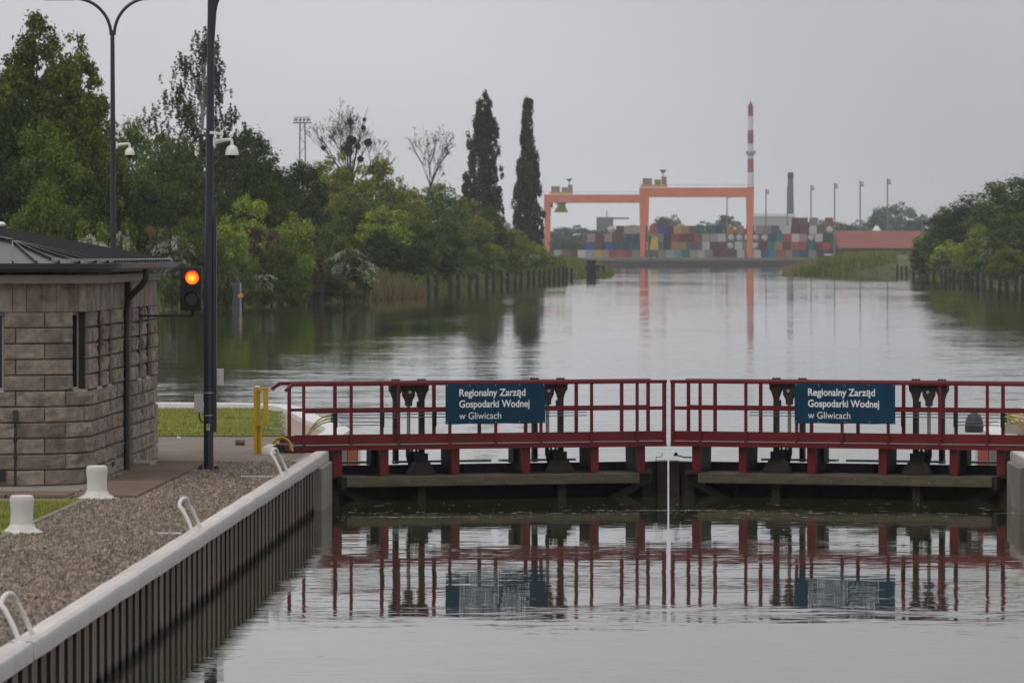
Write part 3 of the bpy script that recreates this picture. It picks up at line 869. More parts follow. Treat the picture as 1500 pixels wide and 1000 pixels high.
    bx('heel_bracket', red, -0.1, 0.62, -0.05, 0.5, 0.80, 0.884)
    # latch and hook over the mitre gap
    if side < 0:
        mb = MB(); mb.tube([P(Lm - 0.14, 0.5, 0.60), P(Lm - 0.14, 0.5, 0.675), P(Lm - 0.03, 0.5, 0.68), P(Lm - 0.025, 0.5, 0.74)], 0.008, 6)
        mb.build('hook', M['black'], g)
    else:
        mb = MB(); mb.tube([P(Lm - 0.55, 0.5, 0.67), P(Lm - 0.2, 0.5, 0.67), P(Lm - 0.1, 0.5, 0.70)], 0.012, 6)
        mb.lathe(P(Lm - 0.05, 0.5, 0.71), [(0.045, -0.02), (0.02, 0.045)], 8)
        mb.build('latch_bar', M['black'], g)
    return g
gate_leaf(-1); gate_leaf(1)

# ------------------------------------------------------------------ banners
def text_mesh(s, bold):
    cu = bpy.data.curves.new('t', 'FONT'); cu.body = s; cu.size = 1.0; cu.offset = 0.02 if bold else 0.0
    cu.resolution_u = 6
    o = bpy.data.objects.new('t', cu); C.objects.link(o)
    bpy.context.view_layer.update()
    me = bpy.data.meshes.new_from_object(o.evaluated_get(bpy.context.evaluated_depsgraph_get()))
    bpy.data.objects.remove(o); bpy.data.curves.remove(cu)
    return me
def banner(side, pxa, pxb, label):
    v = -0.075
    ua, ub = u_of(pxa, v, side), u_of(pxb, v, side)
    A = Vector(gate_pt(side, ua, v, 0)); B = Vector(gate_pt(side, ub, v, 0))
    d = (B - A); W = d.length; d.normalize()
    nrm = Vector((d.y, -d.x, 0))              # towards the camera
    z0, z1 = 1.322, 2.03
    bn = thing('banner', label, 'banner', (A + B) / 2 + Vector((0, 0, z0)))
    def wave(s, t):
        sag = 0.012 * math.sin(s * 7.0 + side) * math.sin(t * 2.2 + 0.6) + 0.006 * math.sin(s * 17 + 3 * t)
        return 0.012 + sag
    def q(s, t, off=0.0):
        edge = 0.008 * math.sin(s * math.pi * 3 / W * 2) if t > .66 or t < .03 else 0
        return A + d * s + nrm * (wave(s, t) + off) + Vector((0, 0, z0 + t + edge * (0.4 if t > .66 else -0.5)))
    mb = MB(); nx, nz = 36, 12
    for k in (0, 1):
        for j in range(nz + 1):
            for i in range(nx + 1):
                mb.v.append(tuple(q(W * i / nx, (z1 - z0) * j / nz, 0 if k == 0 else -0.004)))
    o2 = (nx + 1) * (nz + 1)
    for j in range(nz):
        for i in range(nx):
            a = j * (nx + 1) + i
            mb.f.append((a, a + 1, a + nx + 2, a + nx + 1)); mb.f.append((o2 + a + nx + 1, o2 + a + nx + 2, o2 + a + 1, o2 + a))
    cloth = mb.build('cloth', M['banner'], bn, smooth=True)
    px = W / (146.0)
    lines = [('Regionalny Zarz\u0105d', True, 19.5, 97.0, 0.462 + 0.028), ('Gospodarki Wodnej', True, 19.5, 103.0, 0.272 + 0.020), ('w Gliwicach', False, 19.5, 61.5, 0.082 + 0.005)]
    for s, bold, x, w, zb in lines:
        me = text_mesh(s, bold)
        xs = [vv.co.x for vv in me.vertices]
        k = w * px / (max(xs) - min(xs)); mn = min(xs)
        kz = 0.178 if bold else 0.172
        org = base(bn)
        for vv in me.vertices:
            p = q(x * px + (vv.co.x - mn) * k, zb + vv.co.y * kz, 0.0055) - org
            vv.co = p
        me.materials.clear(); me.materials.append(M['lettering'])
        o = bpy.data.objects.new('lettering', me); C.objects.link(o); o.parent = cloth
        BASE[o.name] = org
    for s in (0.03, W * .24, W * .5, W * .74, W - .03):
        for t in (0.03, z1 - z0 - 0.03):
            c = q(s, t, 0.003)
            MB().lathe(c, [(0.010, -0.003), (0.008, 0.002)], 8, 'y').build('eyelet', M['chrome'], cloth)
    return bn
banner(-1, 652.5, 798.5, 'navy banner with white lettering tied to the left gate railing')
banner(1, 1164.5, 1312.0, 'navy banner with white lettering tied to the right gate railing')

# ------------------------------------------------------------------ quay furniture
def bollard(x, y, label):
    b = thing('mooring_bollard', label, 'bollard', (x, y, GZ), 'cream mooring bollards on the quay')
    prof = [(0.150, 0.075), (0.146, 0.14), (0.139, 0.22), (0.140, 0.30), (0.150, 0.40), (0.152, 0.44), (0.143, 0.475), (0.118, 0.490), (0.04, 0.494)]
    MB().lathe((x, y, GZ), prof, 28).build('column', M['bollard'], b, smooth=True)
    MB().lathe((x, y, GZ), [(0.275, 0.0), (0.278, 0.026), (0.262, 0.042), (0.215, 0.062), (0.175, 0.088), (0.153, 0.125), (0.148, 0.135)], 28).build('foot', M['bollard'], b, smooth=True)
bollard(PX(32, 70.2), 70.2, 'nearest cream mooring bollard on the lawn at the left edge')
bollard(PX(142, 80.0), 80.0, 'cream mooring bollard standing in front of the stone house')

for Y0, lab in ((50.6, 'white tube ladder handle on the coping at lower left corner'), (70.3, 'white tube ladder handle on the coping, middle of three'), (88.0, 'white tube ladder handle on the coping nearest the gate')):
    h = thing('ladder_handle', lab, 'handle', (-5.40, Y0, 0.89), 'ladder handles along the lock wall')
    a, b = (-5.43, Y0 - 0.36, 0.885), (-5.385, Y0 + 0.36, 0.885)
    pts = [a, (-5.49, Y0 - 0.34, 1.03), (-5.57, Y0 - 0.32, 1.18)]
    for k in range(9):
        t = math.pi * (1 - k / 8)
        pts.append((-5.575 + 0.032 * math.cos(t), Y0 + 0.28 * math.cos(t), 1.215 + 0.085 * math.sin(t)))
    pts += [(-5.51, Y0 + 0.32, 1.17), (-5.44, Y0 + 0.35, 1.02), b]
    MB().tube(pts, 0.024, 10).build('hoop', M['white_paint'], h, smooth=True)
    for q in (a, b): MB().lathe((q[0], q[1], 0.88), [(0.05, 0), (0.05, 0.018), (0.03, 0.024)], 12).build('foot_plate', M['white_paint'], h)
    if Y0 > 60:
        tag(MB().box(-6.06 + (0.2 if Y0 < 80 else 0), -5.56, Y0 - 0.55, Y0 - 0.50, GZ + 0.034, GZ + 0.052).build('marker_bar', M['white_paint']),
            'thin white bar on the gravel by the %s ladder handle' % ('middle' if Y0 < 80 else 'farthest'), 'bar')

# yellow frame post beside the gate
yx, yy = PX(381, 98.0), 98.0
yp = thing('yellow_post', 'yellow steel post with open upper frame beside the gate heel', 'post', (yx, yy, GZ))
x0 = PX(372, yy)
MB().box(x0, x0 + 0.055, yy - 0.06, yy + 0.06, GZ + 0.012, GZ + 1.16).build('post_flange', M['yellow'], yp, bevel=0.004)
MB().box(x0 + 0.056, x0 + 0.105, yy - 0.01, yy + 0.06, GZ + 0.012, GZ + 1.10).build('post_web', M['yellow'], yp)
MB().box(x0 + 0.106, x0 + 0.132, yy - 0.06, yy + 0.06, GZ + 0.012, GZ + 0.515).build('post_flange', M['yellow'], yp)
MB().box(x0 + 0.165, x0 + 0.245, yy - 0.06, yy + 0.06, GZ + 0.53, GZ + 1.105).build('frame_upright', M['yellow'], yp, bevel=0.004)
MB().box(x0 + 0.056, x0 + 0.246, yy - 0.062, yy + 0.062, GZ + 1.106, GZ + 1.16).build('frame_top', M['yellow'], yp, bevel=0.004)
MB().box(x0 + 0.02, x0 + 0.246, yy - 0.064, yy + 0.064, GZ + 0.50, GZ + 0.529).build('frame_shelf', M['yellow'], yp)
MB().lathe((x0 + 0.06, yy, GZ + 1.16), [(0.045, 0), (0.05, 0.015), (0.03, 0.03)], 12).build('cap', M['white_paint'], yp, smooth=True)

# heap of hose and white pad at the gate heel
hp = thing('hose_loop', 'looped yellow hoses over a white pad at the left gate heel', 'hose', (PX(408, 98.3), 98.3, GZ))
cx, cy = PX(412, 98.3), 98.25
for k in range(3):
    MB().tube([(cx + (0.20 - .02 * k) * math.cos(t), cy + 0.1 * math.sin(t) + 0.03 * k, GZ + 0.05 + 0.015 * k + (0.24 - 0.03 * k) * max(0, math.sin(t * 0.999))) for t in np.linspace(0, math.pi, 14)], 0.014, 6).build('hose', M['hose'], hp, smooth=True)
mb = MB(); mb.lathe((cx - 0.17, cy, GZ + .01), [(0.19, 0.0), (0.18, 0.06), (0.12, 0.13), (0.04, 0.165)], 16); mb.build('pad', M['white_paint'], hp, smooth=True)
mb = MB(); r0 = random.Random(2)
for k in range(16): mb.cbox((cx + r0.uniform(-.12, .06), cy - 0.12 + r0.uniform(-.05, .05), GZ + 0.05 + r0.uniform(0, .11)), (.06, .05, .05))
mb.build('coupling', M['black'], hp)

# stray can and stick on the apron
cx, cy = PX(345, 102.3), 102.3
tag(MB().lathe((cx, cy, GZ + 0.07), [(0.055, 0), (0.058, 0.01), (0.052, 0.02), (0.052, 0.15), (0.056, 0.165)], 14, 'x').build('rusty_can', M['rust'], smooth=True), 'rusty can lying on the concrete behind the lamp post', 'can')
tag(MB().bar((PX(260, 106.5), 106.5, GZ + .03), (PX(266, 106.5), 106.2, GZ + .02), 0.03, 0.03).build('stick', M['white_paint']), 'short pale stick on the edge of the upper lawn', 'stick')

# ------------------------------------------------------------------ lamp posts, cameras, signal
def arm(p0, dx, rise, reach, n=14):
    pts = []
    for i in range(n + 1):
        t = i / n * math.pi / 2
        pts.append((p0[0] + dx * reach * (1 - math.cos(t)), p0[1], p0[2] + rise * math.sin(t)))
    return pts
def cctv(x, y, z, label, k=1.0, extra=False):
    c = thing('cctv_camera', label, 'camera', (x, y, z))
    w = M['cctv']
    MB().box(x, x + 0.035 * k, y - 0.05, y + 0.05, z - 0.075 * k, z + 0.075 * k).build('wall_plate', w, c, bevel=0.006)
    ex = x + 0.30 * k
    MB().tube([(x + .02, y, z - 0.005), (x + 0.10 * k, y, z + 0.015 * k), (ex - 0.045 * k, y, z + 0.035 * k), (ex - 0.01 * k, y, z + 0.03 * k), (ex, y, z - 0.005 * k), (ex, y, z - 0.05 * k)], [0.045 * k, 0.036 * k, 0.026 * k, 0.026 * k, 0.026 * k, 0.026 * k], 10).build('bracket', w, c, smooth=True)
    MB().lathe((ex, y, z - 0.05 * k), [(0.030 * k, 0.0), (0.075 * k, -0.03 * k), (0.098 * k, -0.08 * k), (0.107 * k, -0.145 * k), (0.107 * k, -0.16 * k), (0.06 * k, -0.163 * k)], 20).build('housing', w, c, smooth=True)
    MB().lathe((ex, y, z - 0.05 * k), [(0.064 * k, -0.158 * k), (0.064 * k, -0.19 * k), (0.05 * k, -0.215 * k), (0.02 * k, -0.225 * k)], 16).build('lens_dome', M['glass'], c, smooth=True)
    return c
Y1 = 90.6; X1 = PX(305.5, Y1)
lp = thing('lamp_post', 'tall dark lamp post standing on the quay beside the signal', 'lamp post', (X1, Y1, GZ))
MB().tube([(X1, Y1, GZ + 0.02), (X1, Y1, GZ + 3.0), (X1 + .02, Y1, 5.5), (X1 + .04, Y1, 8.3), (X1 + .05, Y1, 9.6)], [0.078, 0.074, 0.066, 0.055, 0.05], 8).build('shaft', M['pole'], lp)
MB().tube([(X1 + 0.06, Y1, 7.6)] + arm((X1 + .075, Y1, 8.05), 1, 1.0, 1.1), [0.03] + [0.045] * 15, 8).build('arm', M['pole'], lp, smooth=True)
MB().tube(arm((X1 + .02, Y1, 8.9), -1, 0.7, 0.9), 0.045, 8).build('arm', M['pole'], lp, smooth=True)
MB().box(X1 + 0.072, X1 + 0.125, Y1 - 0.02, Y1 + 0.09, 1.48, 4.9).build('cable_duct', M['pole'], lp)
MB().box(X1 - 0.14, X1 + 0.14, Y1 - 0.14, Y1 + 0.14, GZ, GZ + 0.022).build('base_plate', M['pole'], lp)
for sx in (-1, 1):
    for sy in (-1, 1): MB().lathe((X1 + sx * .13, Y1 + sy * .11, GZ + 0.02), [(0.03, 0), (0.03, 0.05), (0.018, 0.07)], 8).build('anchor_nut', M['black'], lp)
cb = MB().box(X1 - 0.225, X1 - 0.085, Y1 - 0.05, Y1 + 0.05, PZ(604, Y1), PZ(577, Y1)).build('cabinet', M['cabinet'], lp, bevel=0.008)
MB().tube([(X1 - 0.15, Y1, PZ(604, Y1)), (X1 - 0.15, Y1, PZ(611, Y1)), (X1 - 0.12, Y1, PZ(617, Y1)), (X1 - 0.07, Y1, PZ(619, Y1))], 0.012, 6).build('cable', M['black'], cb)
MB().box(X1 + 0.126, X1 + 0.235, Y1 + 0.0, Y1 + 0.09, PZ(565, Y1), PZ(540, Y1)).build('cabinet', M['cabinet'], lp, bevel=0.008)
for z in (575, 608):
    MB().lathe((X1, Y1, PZ(z, Y1)), [(0.083, -0.008), (0.083, 0.008)], 10).build('strap', M['chrome'], lp)
st = MB().box(X1 - 0.028, X1 + 0.028, Y1 - 0.083, Y1 - 0.078, PZ(630, Y1), PZ(620.5, Y1)).build('warning_sticker', mk('pale_yellow_sticker', (0.50, 0.42, 0.16), .6, .05), lp)
MB().add([(X1 - 0.017, Y1 - .085, PZ(624.5, Y1)), (X1 + .017, Y1 - .085, PZ(624.5, Y1)), (X1, Y1 - .085, PZ(621.3, Y1))], [(0, 1, 2)]).build('warning_triangle', M['black'], st)
cctv(X1 + 0.075, Y1 - .03, PZ(208, Y1), 'white dome camera on the near dark lamp post')
mb = MB(); mb.bar((X1 + 0.03, Y1 - .09, PZ(194.5, Y1)), (PX(328, Y1), Y1 - .12, PZ(197, Y1)), 0.06, 0.045)
bc = thing('bullet_camera', 'small white bullet camera above the dome camera', 'camera', (X1, Y1, PZ(197, Y1)))
mb.build('housing', M['cctv'], bc, bevel=0.008)
MB().box(X1 - 0.10, X1 - 0.075, Y1 - 0.10, Y1 - 0.03, PZ(197, Y1), PZ(191, Y1)).build('bracket', M['cctv'], bc)

Y2 = 124.0; X2 = PX(166, Y2)
l2 = thing('lamp_post', 'slimmer lamp post with two curved arms behind the house roof', 'lamp post', (X2, Y2, GZ))
zf = PZ(45, Y2)
MB().tube([(X2, Y2, GZ), (X2, Y2, 5.0), (X2 - .02, Y2, zf)], [0.075, 0.062, 0.045], 8).build('shaft', M['pole'], l2)
MB().tube(arm((X2 - .05, Y2, zf - .1), -1, 0.80, 0.80) , 0.035, 8).build('arm', M['pole'], l2, smooth=True)
MB().tube(arm((X2 + .02, Y2, zf - .1), 1, 0.80, 0.75) + [(X2 + 1.7, Y2, zf + 0.73)], 0.035, 8).build('arm', M['pole'], l2, smooth=True)
hd = MB().box(X2 + 1.65, X2 + 2.35, Y2 - .14, Y2 + .14, zf + 0.69, zf + 0.79).build('lamp_head', M['pole'], l2, bevel=0.03)
MB().box(X2 - 1.55, X2 - 0.84, Y2 - .14, Y2 + .14, zf + 0.66, zf + 0.76).build('lamp_head', M['pole'], l2, bevel=0.03)
cctv(X2 + 0.06, Y2 - .03, PZ(213, Y2), 'white dome camera on the slimmer lamp post behind the house')

YS = 93.0
def xs(px): return PX(px, YS)
tl = thing('signal_light', 'black ship signal with glowing red lamp on an arm from the house', 'signal', (xs(279.5), YS, PZ(456, YS)))
MB().box(xs(264), xs(295), YS, YS + 0.16, PZ(455, YS), PZ(391, YS)).build('housing', M['black'], tl, bevel=0.015)
def red_mat():
    m = bpy.data.materials.new('red_lamp_glow'); m.use_nodes = True
    n, l = m.node_tree.nodes, m.node_tree.links; n.clear()
    o = n.new('ShaderNodeOutputMaterial'); e = n.new('ShaderNodeEmission')
    tc = n.new('ShaderNodeTexCoord'); mp = n.new('ShaderNodeMapping')
    mp.inputs['Location'].default_value = (-(xs(279.5) - xs(279.5)) , 0, 0)
    g = n.new('ShaderNodeVectorMath'); g.operation = 'DISTANCE'
    g.inputs[1].default_value = (xs(281) - xs(279.5), -0.03, PZ(407.5, YS) - PZ(456, YS))
    l.new(tc.outputs['Object'], g.inputs[0])
    cr = n.new('ShaderNodeValToRGB')
    cr.color_ramp.elements[0].position = 0.0; cr.color_ramp.elements[0].color = (1.0, 0.40, 0.05, 1)
    cr.color_ramp.elements[1].position = 0.125; cr.color_ramp.elements[1].color = (0.6, 0.008, 0.004, 1)
    q = cr.color_ramp.elements.new(0.06); q.color = (1.0, 0.16, 0.010, 1)
    l.new(g.outputs['Value'], cr.inputs[0]); l.new(cr.outputs[0], e.inputs['Color'])
    e.inputs['Strength'].default_value = 2.4
    l.new(e.outputs[0], o.inputs['Surface'])
    return m
MB().lathe((xs(281.5), YS - 0.008, PZ(406.5, YS)), [(0.10, -0.006), (0.112, 0.004), (0.112, 0.01)], 24, 'y').build('red_lens', red_mat(), tl, smooth=True)
MB().lathe((xs(280.5), YS - 0.008, PZ(438, YS)), [(0.10, -0.006), (0.112, 0.004), (0.112, 0.01)], 24, 'y').build('unlit_lens', M['glass'], tl, smooth=True)
for py in (406.5, 438):
    mb = MB(); n = 14
    cx, cz = xs(281), PZ(py, YS)
    vs = []
    for k in range(n + 1):
        t = math.pi * (0.02 + 0.96 * k / n)
        for (r, yv) in ((0.122, YS - 0.001), (0.122, YS - 0.17), (0.128, YS - 0.17), (0.128, YS - 0.001)):
            vs.append((cx + r * math.cos(t), yv, cz + r * math.sin(t) - (0.03 if yv < YS - .1 else 0) + (0.03 if yv < YS - .1 else 0)))
    fs = [(i * 4 + j, (i + 1) * 4 + j, (i + 1) * 4 + (j + 1) % 4, i * 4 + (j + 1) % 4) for i in range(n) for j in range(4)]
    mb.add(vs, fs); mb.build('visor', M['black'], tl, smooth=True)
MB().tube([(xs(282), YS + 0.08, PZ(455, YS)), (xs(282), YS + 0.08, PZ(463, YS))], 0.022, 8).build('neck', M['black'], tl)
MB().tube([(-8.15, YS + 0.08, PZ(462.5, YS)), (xs(283), YS + 0.08, PZ(462.5, YS))], 0.017, 8).build('arm', M['dark_steel'], tl)

# ------------------------------------------------------------------ stone house
# wall line in plan: front wall, round corner, side wall with a step forward, rear corner
FRONT_Y, SIDE_X, RAD = 84.8, -8.21, 1.2
CXC, CYC = SIDE_X - RAD, FRONT_Y + RAD
S_ARC0 = 3.6                              # metres of straight front wall built
S_ARC1 = S_ARC0 + RAD * math.pi / 2
S_STEP = S_ARC1 + (91.5 - CYC)
S_END = S_STEP + 4.85
def wall_at(s):
    """plan point and outward normal at distance s along the wall"""
    if s <= S_ARC0: return (CXC - (S_ARC0 - s), FRONT_Y, 0.0, -1.0)
    if s <= S_ARC1:
        t = (s - S_ARC0) / RAD
        return (CXC + RAD * math.sin(t), CYC - RAD * math.cos(t), math.sin(t), -math.cos(t))
    if s <= S_STEP: return (SIDE_X, CYC + (s - S_ARC1), 1.0, 0.0)
    return (SIDE_X + 0.11, 91.5 + (s - S_STEP), 1.0, 0.0)
def s_of_px(px):
    best, bs = 1e9, 0
    for i in range(4000):
        s = S_END * i / 4000
        x, y, _, _ = wall_at(s)
        e = abs(VX + FPX * x / y - px)
        if e < best: best, bs = e, s
    return bs
house = thing('stone_house', 'granite block lock house with rounded corner and low black roof', 'house', (SIDE_X - 2, 88, GZ))
rngh = random.Random(11)
NC = 11; CH = 0.2355; Z0 = GZ
def block(s0, s1, z0, z1, parent, rough=0.016, proud=0.0):
    n = max(2, min(10, int((s1 - s0) / 0.14)))
    m = 3
    j = 0.007
    s0 += j; s1 -= j; z0 += j; z1 -= j
    mb = MB()
    ins = 0.018
    us = [s0, s0 + ins] + [s0 + (s1 - s0) * k / n for k in range(1, n)] + [s1 - ins, s1]
    ws = [z0, z0 + ins] + [z0 + (z1 - z0) * k / m for k in range(1, m)] + [z1 - ins, z1]
    nu, nw = len(us), len(ws)
    for b, z in enumerate(ws):
        for a, s in enumerate(us):
            x, y, nx, ny = wall_at(min(max(s, 0), S_END))
            edge = a in (0, nu - 1) or b in (0, nw - 1)
            d = -0.012 if edge else proud + rngh.uniform(-0.3, 1.0) * rough
            mb.v.append((x + nx * d, y + ny * d, z))
    k0 = nu * nw
    per = [a for a in range(nu)] + [b * nu + nu - 1 for b in range(1, nw)] + [(nw - 1) * nu + a for a in range(nu - 2, -1, -1)] + [b * nu for b in range(nw - 2, 0, -1)]
    for i in per:
        a, b = i % nu, i // nu
        x, y, nx, ny = wall_at(min(max(us[a], 0), S_END))
        mb.v.append((x - nx * 0.10, y - ny * 0.10, ws[b]))
    for b in range(nw - 1):
        for a in range(nu - 1):
            q = b * nu + a
            mb.f.append((q, q + 1, q + nu + 1, q + nu))
    L = len(per)
    for i in range(L):
        mb.f.append((per[i], k0 + i, k0 + (i + 1) % L, per[(i + 1) % L]))
    return mb.build('granite_block', M['blockstone'], parent)
# window openings (s ranges) in the top five courses
W_LEFT = (s_of_px(-60), s_of_px(5))
W1 = (s_of_px(107.5), s_of_px(127))
W2 = (s_of_px(141.5), s_of_px(149)); W3 = (s_of_px(157.5), s_of_px(163))
W4 = (s_of_px(201), s_of_px(206.5)); W5 = (s_of_px(213), s_of_px(219.0))
OPEN = [W_LEFT, W1, W2, W3, W4, W5]
def core():
    mb = MB()
    zs = Z0 + (NC - 5) * CH; zt = Z0 + NC * CH
    cuts = sorted(set([0.0, S_ARC0, S_ARC1, S_STEP, S_STEP + 1e-4, S_END] + [v for w in OPEN for v in w] + [S_ARC0 + (S_ARC1 - S_ARC0) * k / 12 for k in range(13)]))
    for a, b in zip(cuts[:-1], cuts[1:]):
        if b - a < 1e-3: continue
        mid = (a + b) / 2
        op = any(w[0] <= mid <= w[1] for w in OPEN)
        for z0, z1 in (((Z0, zs), (zt, 3.95)) if op else ((Z0, 3.95),)):
            p = []
            for z in (z0, z1):
                for s, d in ((a + 1e-5, -0.03), (b - 1e-5, -0.03), (b - 1e-5, -0.32), (a + 1e-5, -0.32)):
                    x, y, nx, ny = wall_at(s); p.append((x + nx * d, y + ny * d, z))
            mb.hexa(p)
    # side return of the step and rear wall
    mb.box(SIDE_X - 6.0, SIDE_X + 0.07, 96.05, 96.33, Z0, 3.95)
    return mb.build('wall', M['mortar'], house)
wall = core()
# front and corner courses
px_odd = [-60, 5, 66, 128 + 24]
s66 = s_of_px(66); s23 = s_of_px(23); s99 = s_of_px(99.5)
for c in range(NC):
    z0 = Z0 + c * CH; z1 = z0 + CH
    top5 = c >= NC - 5
    off = s66 if (NC - 1 - c) % 2 == 0 else s23
    cuts = [off + 0.82 * k for k in range(-8, 20)]
    segs = [(0.0, S_STEP - 0.02), (S_STEP + 0.0, S_END)]
    if top5:
        segs = []
        prev = 0.0
        for w in OPEN:
            lim = S_STEP - 0.02
            if prev < S_STEP - 0.02 < w[0]:
                segs.append((prev, lim)); prev = S_STEP
            if w[0] > prev + 0.02: segs.append((prev, w[0]))
            prev = w[1]
        segs.append((prev, S_END))
    for a, b in segs:
        inner = [q for q in cuts if a + 0.18 < q < b - 0.18]
        pts = [a] + inner + [b]
        for s0, s1 in zip(pts[:-1], pts[1:]):
            if s0 < S_ARC0 - 2.2: continue
            side = s0 > S_ARC0 + 0.8
            block(s0, s1, z0, z1, wall, 0.030 if side else 0.013, 0.012 if side else 0.0)
# quoin face on the step (faces the camera)
for c in range(NC):
    z0 = Z0 + c * CH
    MB().box(SIDE_X - 0.05, SIDE_X + 0.10, 91.47 + rngh.uniform(-.01, .01), 91.6, z0 + .008, z0 + CH - .008).build('granite_block', M['blockstone'], wall, bevel=0.01)
# soldier frieze
zf0 = Z0 + NC * CH + 0.004
s = S_ARC0 - 1.9
while s < S_END - 0.1:
    w = rngh.choice([0.21, 0.24, 0.26])
    e = min(s + w, S_END)
    if s < S_STEP < e: e = S_STEP - 0.005
    if e - s > 0.06:
        n = 3; mb = MB()
        for z in (zf0, 3.868):
            for k in range(n + 1):
                x, y, nx, ny = wall_at(s + 0.004 + (e - s - 0.008) * k / n); mb.v.append((x, y, z))
            for k in range(n, -1, -1):
                x, y, nx, ny = wall_at(s + 0.004 + (e - s - 0.008) * k / n); mb.v.append((x - nx * .1, y - ny * .1, z))
        q = 2 * (n + 1)
        mb.f += [tuple(range(q - 1, -1, -1)), tuple(range(q, 2 * q))] + [(i, (i + 1) % q, q + (i + 1) % q, q + i) for i in range(q)]
        mb.build('frieze_stone', M['blockstone'], wall)
    s = e + (0.02 if abs(e - S_STEP) < 0.02 else 0)
# windows
for w in OPEN:
    a, b = w
    zs = Z0 + (NC - 5) * CH; zt = Z0 + NC * CH
    def q(s, d, z):
        x, y, nx, ny = wall_at(s); return (x + nx * d, y + ny * d, z)
    fr = MB()
    fw = 0.035
    for s0, s1, za, zb in ((a, a + fw, zs, zt), (b - fw, b, zs, zt), (a + fw, b - fw, zs, zs + 0.05), (a + fw, b - fw, zt - 0.05, zt)):
        fr.hexa([q(s0, -0.13, za), q(s1, -0.13, za), q(s1, -0.18, za), q(s0, -0.18, za), q(s0, -0.13, zb), q(s1, -0.13, zb), q(s1, -0.18, zb), q(s0, -0.18, zb)])
    wo = fr.build('window', M['frame'], house)
    MB().hexa([q(a + fw, -0.15, zs + .05), q(b - fw, -0.15, zs + .05), q(b - fw, -0.165, zs + .05), q(a + fw, -0.165, zs + .05), q(a + fw, -0.15, zt - .05), q(b - fw, -0.15, zt - .05), q(b - fw, -0.165, zt - .05), q(a + fw, -0.165, zt - .05)]).build('pane', M['glass'], wo)
    MB().hexa([q(a, 0.01, zs - .02), q(b, 0.01, zs - .02), q(b, -0.13, zs - .015), q(a, -0.13, zs - .015), q(a, 0.01, zs + .012), q(b, 0.01, zs + .012), q(b, -0.13, zs + .022), q(a, -0.13, zs + .022)]).build('sill', M['frame'], wo)
# cornice and eaves following the same line without the step
def line(off, n=16, s_lo=S_ARC0 - 2.2, y_end=96.6):
    pts = []
    R0 = RAD
    pts.append((CXC - (S_ARC0 - s_lo), FRONT_Y, 0.0, -1.0))
    for k in range(n + 1):
        t = math.pi / 2 * k / n
        pts.append((CXC + R0 * math.sin(t), CYC - R0 * math.cos(t), math.sin(t), -math.cos(t)))
    pts.append((SIDE_X, y_end, 1.0, 0.0))
    return [(x + nx * off, y + ny * off, nx, ny) for x, y, nx, ny in pts]
MB().prof(line(0.0), [(-0.20, 3.87), (0.16, 3.87), (0.16, 3.99), (0.14, 4.0), (-0.20, 4.0)]).build('cornice', M['cornice'], house)
MB().prof(line(0.0), [(-0.20, 4.003), (0.36, 4.05), (0.36, 4.09), (-0.20, 4.09)]).build('soffit', M['gutter'], house)
gut = MB().prof(line(0.0), [(0.33, 4.155), (0.345, 4.09), (0.40, 4.065), (0.455, 4.09), (0.47, 4.165), (0.455, 4.165), (0.44, 4.10), (0.40, 4.08), (0.355, 4.10), (0.345, 4.155)]).build('gutter', M['gutter'], house, smooth=True)
# roof: hip with rounded corner, inset contours
def contour(d, n=16):
    """eave line moved inwards by d"""
    off = 0.40 - d
    r = max(RAD + off, 0.0)
    cx = CXC if RAD + off >= 0 else CXC + (RAD + off)
    cy = CYC if RAD + off >= 0 else CYC - (RAD + off)
    pts = [(-16.0, cy - r)]
    for k in range(n + 1):
        t = math.pi / 2 * k / n
        pts.append((cx + r * math.sin(t), cy - r * math.cos(t)))
    pts.append((cx + r, 96.75 - d)); pts.append((-16.0, 96.75 - d))
    return pts
PITCH = 0.20
rows = [0, 0.4, 0.8, 1.2, 1.6, 2.2, 3.0, 4.0, 5.0, 5.9]
mb = MB(); k = len(contour(0))
for d in rows:
    for x, y in contour(d): mb.v.append((x, y, 4.17 + PITCH * d))
for i in range(len(rows) - 1):
    for j in range(k - 1): mb.f.append((i * k + j, i * k + j + 1, (i + 1) * k + j + 1, (i + 1) * k + j))
mb.f.append(tuple((len(rows) - 1) * k + j for j in range(k)))
roof = mb.build('roof', M['roof'], house)
def rib(p, q, n=(0, 0, 1)): return MB().bar(p, q, 0.022, 0.035).build('seam', M['roof'], roof)
for k2 in range(12):
    x = CXC - 0.25 - 0.52 * k2
    d = 5.0
    rib((x, FRONT_Y - 0.40, 4.19), (x, FRONT_Y - 0.40 + d, 4.19 + PITCH * d)) if x < CXC - 3.9 else rib((x, FRONT_Y - 0.40, 4.19), (x, FRONT_Y - .40 + (1.6 + (CXC - x)), 4.19 + PITCH * (1.6 + (CXC - x))))
for k2 in range(7):
    t = math.pi / 2 * (k2 + 0.5) / 7
    rib((CXC + 1.6 * math.sin(t), CYC - 1.6 * math.cos(t), 4.19), (CXC + 0.05 * math.sin(t), CYC - 0.05 * math.cos(t), 4.19 + PITCH * 1.55))
for k2 in range(19):
    y = CYC + 0.25 + 0.52 * k2
    d = min(5.6, 1.6 + (y - CYC), 96.75 - y)
    rib((SIDE_X + 0.40, y, 4.19), (SIDE_X + 0.40 - d, y, 4.19 + PITCH * d))
# hip rolls
MB().bar((CXC, CYC, 4.19 + PITCH * 1.6), (CXC - 4.0, CYC + 4.0, 4.19 + PITCH * 5.6), 0.06, 0.05).build('hip_roll', M['roof'], roof)
MB().bar((SIDE_X + 0.40, 96.75, 4.18), (SIDE_X - 5.2, 91.15, 4.19 + PITCH * 5.6), 0.06, 0.05).build('hip_roll', M['roof'], roof)
